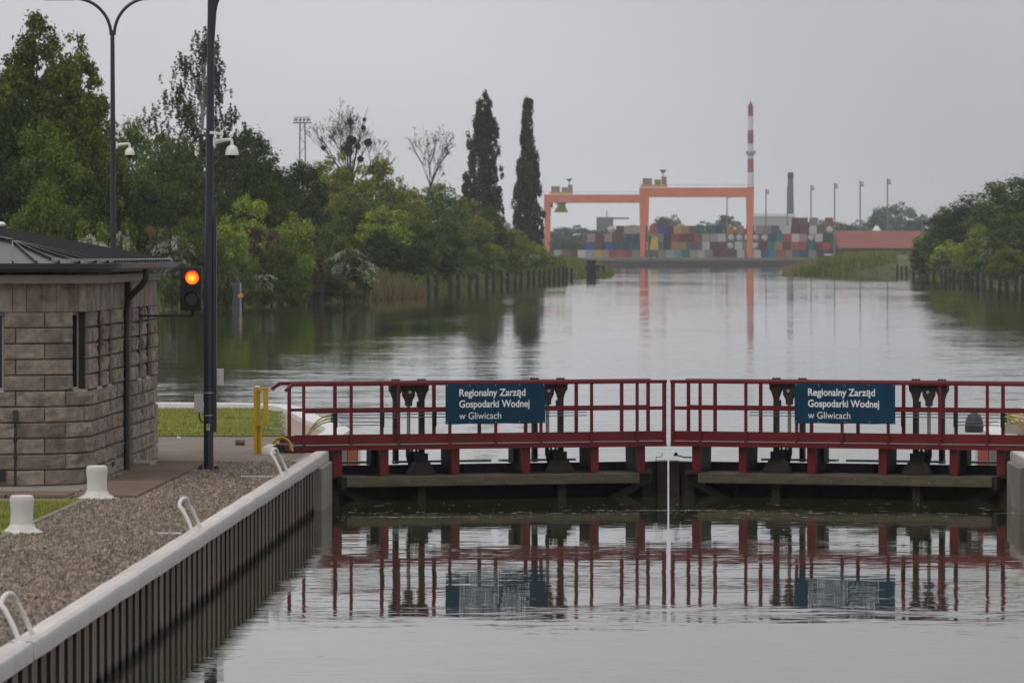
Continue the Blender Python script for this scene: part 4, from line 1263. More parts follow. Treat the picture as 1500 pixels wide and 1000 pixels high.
# snow guard wires along the canal eave
for off, z in ((0.34, 4.225), (0.36, 4.20)):
    MB().tube([(x, y, z) for x, y, _, _ in line(off)[6:]], 0.009, 5).build('snow_guard', M['chrome'], roof)
for k2 in range(16):
    y = CYC + 0.2 + 0.65 * k2
    MB().box(SIDE_X + 0.28, SIDE_X + 0.33, y - 0.015, y + 0.015, 4.195, 4.245).build('guard_bracket', M['black'], roof)
# lightning conductor standoffs on the hip
for t in (1.4, 2.4, 3.4):
    MB().box(CXC - t - .02, CXC - t + .02, CYC + t - .02, CYC + t + .02, 4.2 + PITCH * (1.6 + t), 4.27 + PITCH * (1.6 + t)).build('conductor_clip', M['black'], roof)
# down pipe at the step
gx, gy = SIDE_X + 0.40, 90.9
MB().tube([(gx, gy, 4.08), (gx, gy, 3.92), (gx - 0.06, gy, 3.82), (gx - 0.30, gy + 0.2, 3.60), (SIDE_X + 0.075, gy + 0.25, 3.50), (SIDE_X + 0.07, gy + 0.25, 3.3), (SIDE_X + 0.07, gy + 0.25, GZ)], 0.05, 12).build('downpipe', M['gutter'], house, smooth=True)
# thin service pipe and low vent on the front
xp = PX(22.5, 84.72)
sp = MB().tube([(xp, 84.72, GZ), (xp, 84.72, PZ(618, 84.72))], 0.02, 8).build('service_pipe', M['dark_steel'], house)
for py in (618, 645, 670): MB().lathe((xp, 84.72, PZ(py, 84.72)), [(0.032, -0.02), (0.032, 0.02)], 8).build('pipe_clip', M['black'], sp)
MB().box(xp - .035, xp + .035, 84.68, 84.785, PZ(618, 84.7), PZ(601, 84.7)).build('pipe_cover', M['mortar'], house)
xv = PX(3, 84.75)
MB().box(xv - 0.07, xv + 0.05, 84.74, 84.786, PZ(705, 84.75), PZ(687, 84.75)).build('vent', M['black'], house)
MB().box(-8.09, -7.80, 91.65, 92.8, GZ + 0.005, GZ + 0.10).build('step', M['concrete'], house, bevel=0.01)
MB().box(SIDE_X + 0.04, SIDE_X + 0.06, 88.9, 89.1, PZ(683, 89), PZ(676, 89)).build('vent', M['black'], house)
# white roof lamp at the far left
xr = PX(4, 89.0)
MB().lathe((xr - .05, 89.0, PZ(331, 89)), [(0.09, 0), (0.10, 0.03), (0.07, 0.06), (0.02, 0.07)], 16).build('roof_vent', M['cctv'], roof, smooth=True)

# ------------------------------------------------------------------ things behind the right gate heel
bx_, by_ = PX(1427, 106.0), 106.0
cv = thing('dark_cover', 'dark ribbed round cover on the quay behind the right gate leaf', 'cover', (bx_, by_, GZ))
mb = MB(); nn = 18
prof = [(0.17, 0.02), (0.175, 0.12), (0.16, 0.24), (0.12, 0.33), (0.05, 0.385), (0.01, 0.39)]
mb.lathe((bx_, by_, GZ + 0.12), prof, 20); mb.build('dome', mk('charcoal_cover', (0.03, 0.032, 0.036), 0.5, 0.2, 12), cv, smooth=True)
MB().lathe((bx_, by_, GZ), [(0.20, 0), (0.215, 0.06), (0.20, 0.135)], 20).build('rim', M['white_paint'], cv, smooth=True)
hx, hy = PX(1495, 105.5), 105.5
hl = thing('hose_pile', 'pale hoses coiled on the right quay at the picture edge', 'hose', (hx, hy, GZ))
for k in range(5):
    MB().tube([(hx + (0.28 - .02 * k) * math.cos(t), hy + 0.28 * math.sin(t), GZ + 0.36 + 0.045 * k + 0.02 * math.sin(3 * t + k)) for t in np.linspace(0, 2 * math.pi, 24)], 0.02, 6).build('hose', M['hose'] if k % 2 else M['white_paint'], hl, smooth=True)
MB().lathe((hx, hy, GZ), [(0.34, 0.0), (0.33, 0.2), (0.27, 0.34), (0.1, 0.36)], 18).build('drum', M['concrete'], hl, smooth=True)

# ------------------------------------------------------------------ trees: prototypes
def leaves(centers, radii, counts, leaf, rs, flat=0.35, up=0.5, shell=0.55):
    """rhombic leaf clumps spread through small lobes; returns V, F"""
    c = np.repeat(centers, counts, axis=0); r = np.repeat(radii, counts, axis=0)
    n = len(c)
    d = rs.randn(n, 3); d /= np.linalg.norm(d, axis=1)[:, None]
    rad = shell + (1 - shell) * rs.rand(n)
    p = c + d * r * rad[:, None]
    nr = d * 0.8 + rs.randn(n, 3) * 0.7 + np.array([0, 0, up])
    nr /= np.linalg.norm(nr, axis=1)[:, None]
    t = np.cross(nr, rs.randn(n, 3)); t /= np.linalg.norm(t, axis=1)[:, None]
    b = np.cross(nr, t)
    l = (leaf * (0.6 + 0.8 * rs.rand(n)))[:, None]
    w = l * 0.55
    V = np.stack([p - t * l, p - b * w, p + t * l, p + b * w], 1).reshape(-1, 3)
    return V, np.arange(4 * n).reshape(-1, 4)

def limb_tree(mb, H, r0, targets, rs, lean=0.0, split=0.25):
    top = Vector((lean * H, 0, H * 0.8))
    mb.tube([(0, 0, -0.4), (0.1 * lean * H, 0, H * 0.2), (0.5 * lean * H + rs.randn() * .1, rs.randn() * .1, H * 0.5), tuple(top)], [r0 * 1.25, r0, r0 * 0.65, r0 * 0.2], 7)
    for t in targets:
        z = max(H * split, min(t[2] - H * 0.12, H * 0.7)) * (0.7 + 0.3 * rs.rand())
        a = Vector((lean * z, 0, z)); b = Vector(t)
        m = a.lerp(b, 0.5) + Vector((0, 0, 0.06 * H * rs.rand()))
        mb.tube([a, m, b], [r0 * 0.35, r0 * 0.22, r0 * 0.06], 5, cap=False)

PROTO = {}
def broad(key, H, Wd, n_cl, n_leaf, leaf, seed, low=0.12, shape=1.0, mat='leaf_mid', clump=0.115, bark='bark', taper=0.0):
    rs = np.random.RandomState(seed)
    cz = H * (low + 1) / 2; hz = H * (1 - low) / 2
    cs = []
    lob = rs.randn(5, 3); lob /= np.linalg.norm(lob, axis=1)[:, None]
    while len(cs) < n_cl:
        d = rs.randn(3); d /= np.linalg.norm(d)
        rr = (0.35 + 0.65 * rs.rand() ** 0.6) * (0.78 + 0.34 * max(0, (lob @ d).max()) * rs.uniform(.6, 1))
        p = np.array([d[0] * Wd / 2 * rr, d[1] * Wd / 2 * rr, d[2] * hz * rr])
        k = 1 - taper * max(0, (p[2] / hz))
        if p[2] < 0: k *= 1 - 0.25 * (p[2] / hz) ** 2
        cs.append([p[0] * k, p[1] * k, cz + p[2]])
    cs = np.array(cs)
    rad = Wd * clump * (0.6 + 0.7 * rs.rand(n_cl))
    radii = np.stack([rad, rad, rad * 0.75], 1)
    cnt = np.maximum(4, (n_leaf * (rad ** 2) / (rad ** 2).sum())).astype(int)
    V, F = leaves(cs, radii, cnt, leaf, rs)
    V2, F2 = leaves(cs, radii * 1.55, np.maximum(2, cnt // 6), leaf * 0.8, rs, shell=0.7)
    F = np.concatenate([F, F2 + len(V)]); V = np.concatenate([V, V2])
    crown = np_mesh('crown', V, F, MATS[mat])
    mb = MB(); limb_tree(mb, H, 0.022 * H * 0.8, cs[rs.choice(n_cl, min(10, n_cl), replace=False)], rs, split=max(.12, low))
    PROTO[key] = dict(H=H, W=Wd, parts=[('trunk', mb.mesh('trunk', M[bark])), ('crown', crown)])

broad('mid', 14, 9, 130, 16000, 0.18, 1, 0.08, mat='leaf_mid')
broad('mid2', 14, 9, 130, 16000, 0.18, 2, 0.06, mat='leaf_mid', taper=0.35)
broad('dark', 14, 9, 130, 16000, 0.18, 3, 0.06, mat='leaf_dark')
broad('dark2', 14, 9, 130, 16000, 0.18, 4, 0.05, mat='leaf_dark', taper=0.3)
broad('olive', 18, 9, 260, 24000, 0.17, 5, 0.06, mat='leaf_olive', clump=0.075, taper=0.4)
broad('olive2', 18, 9, 260, 24000, 0.17, 6, 0.06, mat='leaf_olive', clump=0.075, taper=0.4)
broad('yellow', 13, 10, 150, 15000, 0.18, 7, 0.04, mat='leaf_yellow', clump=0.09)
broad('yellow2', 13, 10, 150, 15000, 0.18, 8, 0.04, mat='leaf_yellow', clump=0.09, taper=.3)
broad('fresh', 7, 5.5, 80, 10000, 0.125, 9, 0.0, mat='leaf_fresh')
broad('fresh2', 7, 5.5, 80, 10000, 0.125, 10, 0.0, mat='leaf_fresh', taper=.35)
broad('bushmid', 7, 6.5, 80, 10000, 0.125, 11, -0.05, mat='leaf_mid')
broad('brown', 6, 3.6, 26, 4200, 0.13, 12, 0.0, mat='leaf_brown')
broad('far', 16, 13, 110, 6500, 0.36, 13, -0.1, mat='leaf_far')
broad('far2', 16, 11, 100, 6000, 0.36, 14, -0.1, mat='leaf_far', taper=.4)
def blossom(key, mat, seed, frac=0.6):
    rs = np.random.RandomState(seed)
    H, Wd = 4.5, 4.0
    broad(key, H, Wd, 28, 3200, 0.12, seed, 0.0, mat='leaf_mid')
    cs = []
    for k in range(34):      # arching flowering sprays
        a = rs.rand() * 2 * np.pi; z0 = H * (0.35 + 0.5 * rs.rand())
        L = Wd * (0.30 + 0.28 * rs.rand())
        for t in np.linspace(0.25, 1, 9):
            cs.append([np.cos(a) * L * t, np.sin(a) * L * t, z0 + 0.5 * H * (0.5 * t - 0.55 * t * t)])
    cs = np.array(cs); n = len(cs)
    V, F = leaves(cs, np.full((n, 3), 0.13), np.full(n, int(12 * frac)), 0.065, rs, shell=0.2)
    PROTO[key]['parts'].append(('blossom', np_mesh('blossom', V, F, MATS[mat])))
blossom('white', 'blossom', 21)
blossom('pale', 'pale_blossom', 22, 0.8)

def poplar(key, seed, spires):
    rs = np.random.RandomState(seed)
    cs, rr = [], []
    for (x, y, zb, zt, w) in spires:
        for k in range(int((zt - zb) * 3.2)):
            z = zb + (zt - zb) * rs.rand()
            f = (z - zb) / (zt - zb)
            wid = 1.3 * w * (0.55 + 0.45 * math.sin(math.pi * min(1, f * 1.15 + .15))) * (1 - 0.5 * f ** 4)
            a = rs.rand() * 6.28; q = wid * math.sqrt(rs.rand())
            cs.append([x + q * math.cos(a), y + q * math.sin(a), z]); rr.append([0.42, 0.42, 0.95])
    cs = np.array(cs); rr = np.array(rr) * (0.7 + 0.6 * rs.rand(len(cs)))[:, None]
    V, F = leaves(cs, rr, np.full(len(cs), 62), 0.19, rs, shell=0.3, up=0.2)
    mb = MB(); mb.tube([(0, 0, -0.5), (0, 0, 10), (0, 0, 26)], [0.5, 0.35, 0.06], 7)
    for (x, y, zb, zt, w) in spires: mb.tube([(0, 0, zb * .6 + .5), (x, y, zb + 2), (x, y, zt - 1)], [0.25, 0.18, 0.04], 6)
    PROTO[key] = dict(H=29, W=6.4, parts=[('trunk', mb.mesh('trunk', M['bark'])), ('crown', np_mesh('crown', V, F, MATS['leaf_poplar']))])
poplar('poplar', 31, [(0.2, 0, 1.5, 29, 1.9), (0.85, 0.2, 3, 28.4, 1.25), (-0.55, -0.2, 3, 28, 1.25), (-1.9, 0.4, 2, 22, 1.2), (1.8, -.3, 2, 24.5, 1.2), (-2.6, .1, 1.5, 15, 0.9), (2.4, .3, 1.5, 12, 0.9), (0.5, 1.2, 2, 26, 1.3), (-.8, -.8, 1, 26, 1.3), (1.2, 0, 0, 10, 1.6), (-1.2, 0, 0, 10, 1.6)])
poplar('poplar2', 32, [(0.0, 0, 1.5, 29, 1.7), (0.5, 0.2, 3, 28.2, 1.1), (-0.4, 0.1, 3, 27.6, 1.1), (1.7, 0.4, 1, 19, 1.5), (-1.5, .2, 1, 18, 1.3), (0.7, -.8, 1, 24, 1.4), (-.6, .7, 1, 25, 1.3), (2.0, 0, 0, 11, 1.5), (-1.8, 0, 0, 10, 1.2), (0, 0, 0, 14, 2.2)])

def birch():
    rs = np.random.RandomState(41)
    H = 21.0
    mb = MB()
    mb.tube([(0, 0, -.4), (0.1, 0, 8), (0.5, 0, 15), (0.6, 0, 20.4)], [0.26, 0.2, 0.12, 0.03], 7)
    cs, rr = [], []
    limbs = [(-3.8, 0.5, 12.0), (-4.4, -.5, 13.6), (-2.6, .3, 16.5), (-3.1, .2, 15.0), (-1.6, -.4, 18.6), (1.8, .4, 18.3), (1.2, -.2, 19.6), (4.0, .3, 12.6), (4.6, -.4, 11.0), (3.2, .2, 14.2), (2.3, .5, 16.4), (0.4, .1, 20.6), (-1.0, 1, 14.5), (1.4, -1, 13), (-2.5, 1, 10.5), (2.4, -1, 10.5), (0, 1, 17), (0, -1, 11.5), (-4.8, 0, 10.2), (3.6, 0.6, 9.2)]
    for (x, y, z) in limbs:
        a = Vector((0.3, 0, max(4, z - 3.2)))
        b = Vector((x, y, z))
        mb.tube([a, a.lerp(b, .6) + Vector((0, 0, .5)), b], [0.08, 0.05, 0.015], 5, cap=False)
        for k in range(26):
            t = 0.30 + 0.75 * rs.rand()
            p = a.lerp(b, t) + Vector(rs.randn(3) * 0.45)
            L = 0.5 + 1.3 * rs.rand()
            for q in np.arange(0, L, 0.22):
                cs.append([p.x + rs.randn() * .06, p.y + rs.randn() * .06, p.z + 0.35 - q]); rr.append([0.16, 0.16, 0.16])
    cs = np.array(cs)
    V, F = leaves(cs, np.array(rr) * (0.6 + .9 * rs.rand(len(cs)))[:, None], np.full(len(cs), 8), 0.11, rs, shell=0.1)
    PROTO['birch'] = dict(H=H, W=9.6, parts=[('trunk', mb.mesh('trunk', M['pale_bark'])), ('crown', np_mesh('crown', V, F, MATS['leaf_birch']))])
birch()

def bare(key, H, Wd, seed, spread, mist=(), haze_leaves=0, levels=5, up=0.25):
    rs = random.Random(seed); nrs = np.random.RandomState(seed)
    mb = MB(); tips = []
    def grow(p, d, L, r, lev):
        q = p + d * L
        mid = p + d * L * 0.5 + Vector((rs.uniform(-1, 1), rs.uniform(-1, 1), rs.uniform(-.5, .5))) * L * 0.06
        mb.tube([p, mid, q], [r, r * 0.85, r * 0.68], 6 if lev < 2 else 3, cap=False)
        if lev >= levels: tips.append(q); return
        n = rs.choice([3, 3, 4]) if lev < 2 else rs.choice([2, 3, 3])
        for k in range(n):
            a = rs.uniform(0, 6.283)
            nd = (d + Vector((math.cos(a), math.sin(a) * .8, 0)) * spread * rs.uniform(.6, 1.2) + Vector((0, 0, up))).normalized()
            grow(q, nd, L * rs.uniform(.58, .82), max(0.04, r * rs.uniform(.5, .66)), lev + 1)
    grow(Vector((0, 0, -.4)), Vector((0.03, 0, 1)), H * 0.36, H * 0.021, 0)
    me = mb
    zs = max(v[2] for v in mb.v); xs_ = max(abs(v[0]) for v in mb.v)
    kz, kx = H / zs, Wd / 2 / xs_
    mb.v = [(x * kx, y * kx, z * kz) for x, y, z in mb.v]
    parts = [('branches', mb.mesh('branches', M['twig']))]
    tp = np.array([[t.x * kx, t.y * kx, t.z * kz] for t in tips])
    if haze_leaves:
        sel = tp[nrs.choice(len(tp), min(len(tp), haze_leaves), replace=False)]
        V, F = leaves(sel, np.full((len(sel), 3), 0.4), np.full(len(sel), 5), 0.10, nrs, shell=0.1)
        parts.append(('young_leaves', np_mesh('young_leaves', V, F, MATS['leaf_olive'])))
    if mist:
        lm = MB()
        for (x, y, z, r) in mist: lm.tube([(0, 0, H * .42), (x * .5, y * .5, H * .42 + (z - H * .42) * .62), (x, y, z), (x * 1.25, y, z + 1.6)], [.14, .09, .06, .025], 5, cap=False)
        parts.append(('limbs', lm.mesh('limbs', M['twig'])))
    for (x, y, z, r) in mist:
        V, F = leaves(np.array([[x, y, z]]), np.array([[r, r, r * 0.92]]), np.array([int(700 * r)]), 0.16, nrs, shell=0.15)
        parts.append(('mistletoe', np_mesh('mistletoe', V, F, MATS['mistletoe'])))
    PROTO[key] = dict(H=H, W=Wd, parts=parts)
bare('mistletoe_tree', 22, 13.5, 57, 1.0, [(-0.35, 0, 15.0, 1.05), (0.35, 0, 16.2, .75), (2.7, 0, 15.9, .62), (1.15, .3, 15.4, .45), (3.3, 0, 12.3, .8), (-3.7, 0, 15.2, .40), (-2.9, .2, 10.8, .85), (0.1, 0, 18.7, .48), (2.0, 0, 17.9, .35), (1.6, 0, 13.7, .5), (2.1, .1, 19.0, .25)], 260, 6)
bare('bare_tree', 19, 11.0, 52, 0.95, (), 260, 5, 0.10)

def place(key, name, label, x, y, z, h, w, rot, group=None, part_from=None):
    p = PROTO[key]
    t = thing(name, label, 'tree' if 'tree' in name or 'poplar' in name or 'birch' in name else 'bush', (x, y, z), group)
    t.rotation_euler = (0, 0, rot)
    t.scale = (w / p['W'], w / p['W'], h / p['H'])
    for nm, me in p['parts']:
        o = bpy.data.objects.new(nm, me); C.objects.link(o); o.parent = t
    return t

# photo column, photo row of the top, distance, width in photo pixels, kind, label
T = []
def tr(px, py, Y, wpx, key, name, label, rot=None): T.append((px, py, Y, wpx, key, name, label, rot))
# big trees behind the house
tr(-35, 70, 330, 150, 'olive', 'broadleaf_tree', 'olive green tree cut by the left picture edge')
tr(48, 16, 335, 150, 'olive2', 'broadleaf_tree', 'tallest olive green tree at the left behind the house')
tr(112, 62, 345, 140, 'olive', 'broadleaf_tree', 'olive green tree just left of the slimmer lamp post')
tr(84, 74, 352, 120, 'olive', 'broadleaf_tree', 'olive tree filling the gap right of the tallest one')
tr(12, 92, 350, 110, 'olive2', 'broadleaf_tree', 'olive tree between the left picture edge and the tallest one')
tr(8, 128, 318, 110, 'dark', 'broadleaf_tree', 'dark green tree low at the left picture edge')
tr(66, 185, 315, 120, 'mid', 'broadleaf_tree', 'mid green tree below the tallest olive one')
tr(140, 135, 360, 110, 'olive2', 'broadleaf_tree', 'olive tree crossed by the slimmer lamp post')
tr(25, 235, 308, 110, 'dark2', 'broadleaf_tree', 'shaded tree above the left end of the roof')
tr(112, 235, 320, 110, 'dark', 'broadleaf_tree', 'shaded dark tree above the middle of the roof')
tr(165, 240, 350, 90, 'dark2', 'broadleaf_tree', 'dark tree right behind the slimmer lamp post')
tr(60, 268, 300, 100, 'bushmid', 'bush', 'green bush just above the roof at left')
tr(135, 285, 305, 90, 'dark2', 'bush', 'dark bush above the roof below the slimmer lamp post')
tr(140, 325, 285, 75, 'white', 'blossom_bush', 'white flowering bush above the house roof')
tr(178, 318, 300, 60, 'pale', 'blossom_bush', 'pale flowering bush right of the slimmer lamp post foot')
# second rank
tr(200, 178, 450, 85, 'mid2', 'broadleaf_tree', 'thin topped tree between the two lamp posts')
tr(240, 200, 455, 80, 'mid', 'broadleaf_tree', 'green tree left of the weeping birch')
tr(212, 250, 440, 80, 'dark', 'broadleaf_tree', 'dark tree behind the white dome camera at left')
tr(270, 205, 445, 85, 'mid2', 'broadleaf_tree', 'green tree at the foot of the weeping birch')
tr(345, 182, 500, 110, 'dark', 'broadleaf_tree', 'dark round tree right of the near lamp post')
tr(392, 212, 520, 100, 'dark2', 'broadleaf_tree', 'dark tree below the floodlight tower at its left')
tr(300, 250, 470, 100, 'dark', 'broadleaf_tree', 'dark tree directly behind the near lamp post')
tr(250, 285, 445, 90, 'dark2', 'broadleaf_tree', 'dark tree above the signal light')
tr(430, 232, 560, 100, 'dark', 'broadleaf_tree', 'dark tree below the floodlight tower at its right')
tr(380, 262, 500, 100, 'mid', 'broadleaf_tree', 'shaded green tree in the middle of the left wood')
tr(440, 280, 540, 100, 'dark2', 'broadleaf_tree', 'dark tree behind the shoreline bushes')
tr(290, 42, 480, 160, 'birch', 'weeping_birch', 'tall weeping birch crossed by the near lamp post', 0.0)
# shoreline bushes, left to right
tr(222, 322, 434, 55, 'brown', 'bush', 'reddish brown bush at the shore above the house eave')
tr(252, 332, 431, 62, 'white', 'blossom_bush', 'white flowering bush above the signal light')
tr(285, 315, 436, 85, 'bushmid', 'bush', 'green bush just left of the near lamp post')
tr(362, 283, 470, 75, 'fresh', 'bush', 'bright yellow green bush rising highest on the left shore')
tr(335, 312, 450, 75, 'fresh2', 'bush', 'fresh green bush just right of the near lamp post')
tr(372, 322, 462, 50, 'brown', 'bush', 'tall reddish brown bush on the left shore')
tr(398, 325, 466, 55, 'brown', 'bush', 'reddish brown bush leaning beside the taller brown one')
tr(428, 308, 478, 85, 'fresh2', 'bush', 'fresh green bush with pale tips on the left shore')
tr(412, 345, 462, 60, 'bushmid', 'bush', 'mid green bush at the water between brown bushes')
tr(457, 335, 480, 42, 'brown', 'bush', 'dark brown bush left of the large white blossom')
tr(482, 325, 500, 75, 'bushmid', 'bush', 'green bush behind the large white blossom')
tr(505, 352, 487, 62, 'white', 'blossom_bush', 'large white flowering bush on the left shore')
tr(532, 372, 496, 42, 'white', 'blossom_bush', 'low white flowering bush beside the reeds')
tr(385, 392, 450, 40, 'white', 'blossom_bush', 'white flowers hanging over the water right of the grey post')
tr(330, 390, 440, 38, 'white', 'blossom_bush', 'small white flowering bush beside the near lamp post')
tr(355, 372, 446, 60, 'bushmid', 'bush', 'low green bush above the grey gauge post')
tr(300, 378, 440, 70, 'dark', 'bush', 'low dark bush right of the signal light')
tr(430, 385, 466, 60, 'bushmid', 'bush', 'low bush overhanging the dark mooring dolphin at left')
tr(475, 395, 485, 50, 'dark2', 'bush', 'low dark bush overhanging the dark mooring dolphin at right')
# long slope of the left bank
tr(455, 252, 620, 110, 'yellow2', 'broadleaf_tree', 'yellow green tree at the left end of the sunny slope')
tr(500, 222, 660, 110, 'yellow', 'broadleaf_tree', 'yellow green tree below the mistletoe tree')
tr(550, 232, 680, 100, 'yellow2', 'broadleaf_tree', 'yellow green tree right below the mistletoe balls')
tr(592, 258, 710, 95, 'yellow', 'broadleaf_tree', 'yellow green tree left of the bare tree foot')
tr(640, 272, 750, 90, 'mid', 'broadleaf_tree', 'green tree at the foot of the bare tree')
tr(682, 288, 790, 80, 'yellow2', 'broadleaf_tree', 'olive tree left of the left poplar foot')
tr(720, 305, 820, 75, 'mid2', 'broadleaf_tree', 'green tree in front of the left poplar foot')
tr(750, 330, 850, 65, 'yellow', 'bush', 'yellow green bush between the two poplars')
tr(782, 352, 885, 55, 'fresh2', 'bush', 'green bush at the foot of the right poplar')
tr(520, 285, 600, 95, 'mid', 'broadleaf_tree', 'mid green tree above the large white blossom')
tr(560, 300, 585, 90, 'fresh', 'broadleaf_tree', 'fresh green tree above the reeds')
tr(608, 305, 610, 85, 'bushmid', 'bush', 'green bush above the first mooring piles')
tr(650, 318, 655, 80, 'mid2', 'broadleaf_tree', 'green tree over the left pile row near its start')
tr(690, 325, 710, 75, 'bushmid', 'bush', 'green bush below the left poplar')
tr(560, 335, 565, 70, 'dark2', 'bush', 'dark green bush right behind the reeds')
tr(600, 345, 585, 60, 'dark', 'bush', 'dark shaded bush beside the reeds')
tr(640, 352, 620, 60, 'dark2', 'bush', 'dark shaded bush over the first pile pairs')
tr(676, 352, 670, 60, 'bushmid', 'bush', 'low green bush behind the pile row')
tr(712, 348, 735, 60, 'fresh2', 'bush', 'low fresh green bush behind the pile row')
tr(716, 374, 730, 32, 'pale', 'blossom_bush', 'pale flowering bush over the middle of the left pile row')
tr(742, 362, 780, 55, 'bushmid', 'bush', 'low green bush in front of the gap between poplars')
tr(770, 368, 830, 45, 'pale', 'blossom_bush', 'pale flowering bush at the right poplar foot')
tr(797, 366, 890, 45, 'pale', 'blossom_bush', 'pale bush at the far end of the left pile row')
tr(815, 372, 930, 36, 'fresh', 'bush', 'small green bush below the left gantry leg')
tr(512, 142, 735, 138, 'mistletoe_tree', 'mistletoe_tree', 'leafless tree with dark mistletoe balls above the left wood', 0.0)
tr(622, 182, 775, 112, 'bare_tree', 'bare_tree', 'bare spreading tree left of the poplars', 0.6)
tr(708, 136, 905, 62, 'poplar', 'poplar', 'broader left one of the two tall poplars', 0.0)
tr(772, 141, 930, 50, 'poplar2', 'poplar', 'slimmer right one of the two tall poplars', 0.0)
# right bank
tr(1545, 250, 760, 150, 'dark', 'broadleaf_tree', 'dark tree cut by the right picture edge')
tr(1478, 264, 800, 120, 'mid', 'broadleaf_tree', 'highest tree of the right bank')
tr(1425, 285, 850, 105, 'dark2', 'broadleaf_tree', 'dark round tree left of the highest right bank tree')
tr(1385, 305, 900, 90, 'mid2', 'broadleaf_tree', 'green tree at the left end of the right wood')
tr(1358, 338, 985, 60, 'fresh2', 'bush', 'bright green bush ending the right wood at left')
tr(1500, 310, 730, 110, 'mid', 'broadleaf_tree', 'green tree low at the right picture edge')
tr(1424, 326, 770, 55, 'fresh', 'bush', 'upright light green bush on the right bank')
tr(1455, 340, 760, 55, 'pale', 'blossom_bush', 'pale flowering bush on the right bank')
tr(1390, 350, 840, 70, 'fresh2', 'bush', 'green bush left of the upright light green one')
tr(1480, 358, 690, 70, 'yellow', 'bush', 'olive bush at the right edge above the piles')
tr(1352, 368, 1010, 40, 'bushmid', 'bush', 'low bush behind the first right bank piles')
tr(1400, 372, 860, 50, 'bushmid', 'bush', 'low green bush above the middle of the right piles')
tr(1360, 352, 960, 50, 'dark', 'bush', 'dark bush at the red shed corner')
tr(1203, 378, 1140, 26, 'yellow', 'bush', 'small olive bush on the grassy spit before the containers')
# trees around the port
farl = [(808, 336, 40), (838, 328, 46), (868, 334, 40), (905, 330, 40), (925, 326, 34), (955, 334, 30), (968, 313, 22), (982, 312, 24), (1008, 328, 44), (1040, 322, 40), (1064, 310, 30), (1085, 334, 40),
        (1098, 330, 30), (1132, 332, 36), (1162, 325, 40), (1205, 318, 46), (1235, 325, 46), (1270, 320, 40), (1290, 305, 36), (1312, 293, 44), (1335, 318, 36), (1360, 312, 40)]
for i, (px, py, w) in enumerate(farl):
    tr(px, py, 2350 + 90 * ((i * 7) % 5), w * 1.75, 'far' if i % 2 else 'far2', 'distant_tree', 'hazy tree beyond the port, %s from the left' % ordn(i + 1))
for i, (px, py, w) in enumerate([(822, 345, 34), (850, 352, 30), (880, 350, 30)]):
    tr(px, py, 1990, w, 'far', 'distant_tree', 'hazy tree between the left gantry legs in front of the rest, %s from the left' % ordn(i + 1))
rt = random.Random(77)
for (px, py, Y, wpx, key, name, label, rot) in T:
    X = PX(px, Y)
    z = ground_h(X, Y)
    z = max(z, 0.15) if Y < 1742 else 2.4
    h = PZ(py, Y) - z
    w = wpx * Y / FPX
    place(key, name, label, X, Y, z - 0.05, h * 1.0, w, rt.uniform(0, 6.28) if rot is None else rot,
          'hazy trees beyond the port' if name == 'distant_tree' else None)

# dense undergrowth below the crowns: shade of the wood, one mass
def undergrowth(name, label, fn, n, leaf, mat, seed):
    rs = np.random.RandomState(seed)
    c = fn(rs, n)
    V, F = leaves(c, np.full((len(c), 3), 0.55), np.full(len(c), 14), leaf, rs, shell=0.2)
    o = V.mean(0); o[2] = 0
    stuff(link(name, np_mesh(name, V - o, F, MATS[mat]), loc=tuple(float(q) for q in o)), label, 'undergrowth')
def left_under(rs, n):
    Y = 300 + 640 * rs.rand(n) ** 1.1
    d = 0.3 + 9 * rs.rand(n) ** 1.3
    out = []
    for y, q in zip(Y, d):
        xl, _ = shore(y); x = xl - q
        out.append([x, y, max(0.1, ground_h(x, y)) + rs.rand() * (0.7 + 0.2 * q)])
    return np.array(out)
def right_under(rs, n):
    Y = 560 + 500 * rs.rand(n)
    d = 1.5 + 10 * rs.rand(n)
    out = []
    for y, q in zip(Y, d):
        _, xr = shore(y); x = xr + q
        out.append([x, y, max(0.1, ground_h(x, y)) + rs.rand() * 0.7])
    return np.array(out)
undergrowth('undergrowth', 'tangled green undergrowth along the left shore', left_under, 3600, 0.17, 'leaf_mid', 61)
undergrowth('undergrowth', 'low green undergrowth on the right bank slope', right_under, 1500, 0.17, 'leaf_mid', 62)

# reeds and bank grass
def along(side, y0, y1, din, dout):
    def f(rs, n):
        Y = y0 + (y1 - y0) * rs.rand(n)
        q = din + (dout - din) * rs.rand(n)
        X = np.array([(shore(y)[0] - k) if side < 0 else (shore(y)[1] + k) for y, k in zip(Y, q)])
        return np.stack([X, Y], 1)
    return f
gh = lambda x, y: max(ground_h(x, y), -0.1)
stuff(blades('reeds', 5000, along(-1, 503, 556, -1.2, 2.6), 1.25, 0.09, MATS['reed_blade'], 71, gh, 0.3), 'brown dry reeds at the left shore before the piles', 'reeds')
stuff(blades('bank_grass', 12000, along(-1, 420, 1150, -0.4, 3.0), 0.9, 0.12, MATS['bank_blade'], 72, gh, 0.4), 'tall grass along the left waterline', 'grass')
stuff(blades('bank_grass', 16000, along(1, 560, 1098, -0.3, 14.0), 0.9, 0.14, MATS['bank_blade'], 73, gh, 0.4), 'rough grass on the right bank slope', 'grass')
stuff(blades('spit_grass', 14000, lambda rs, n: np.stack([31.5 + 19 * rs.rand(n), 1092 + 60 * rs.rand(n)], 1), 1.3, 0.16, MATS['bank_blade'], 74, gh, 0.3), 'green grass on the spit before the red roofed shed', 'grass')
stuff(blades('reeds', 2500, lambda rs, n: np.stack([29.5 + 6 * rs.rand(n), 1098 + 40 * rs.rand(n)], 1), 1.5, 0.15, MATS['reed_blade'], 75, gh, 0.3), 'brown reeds at the tip of the right spit', 'reeds')
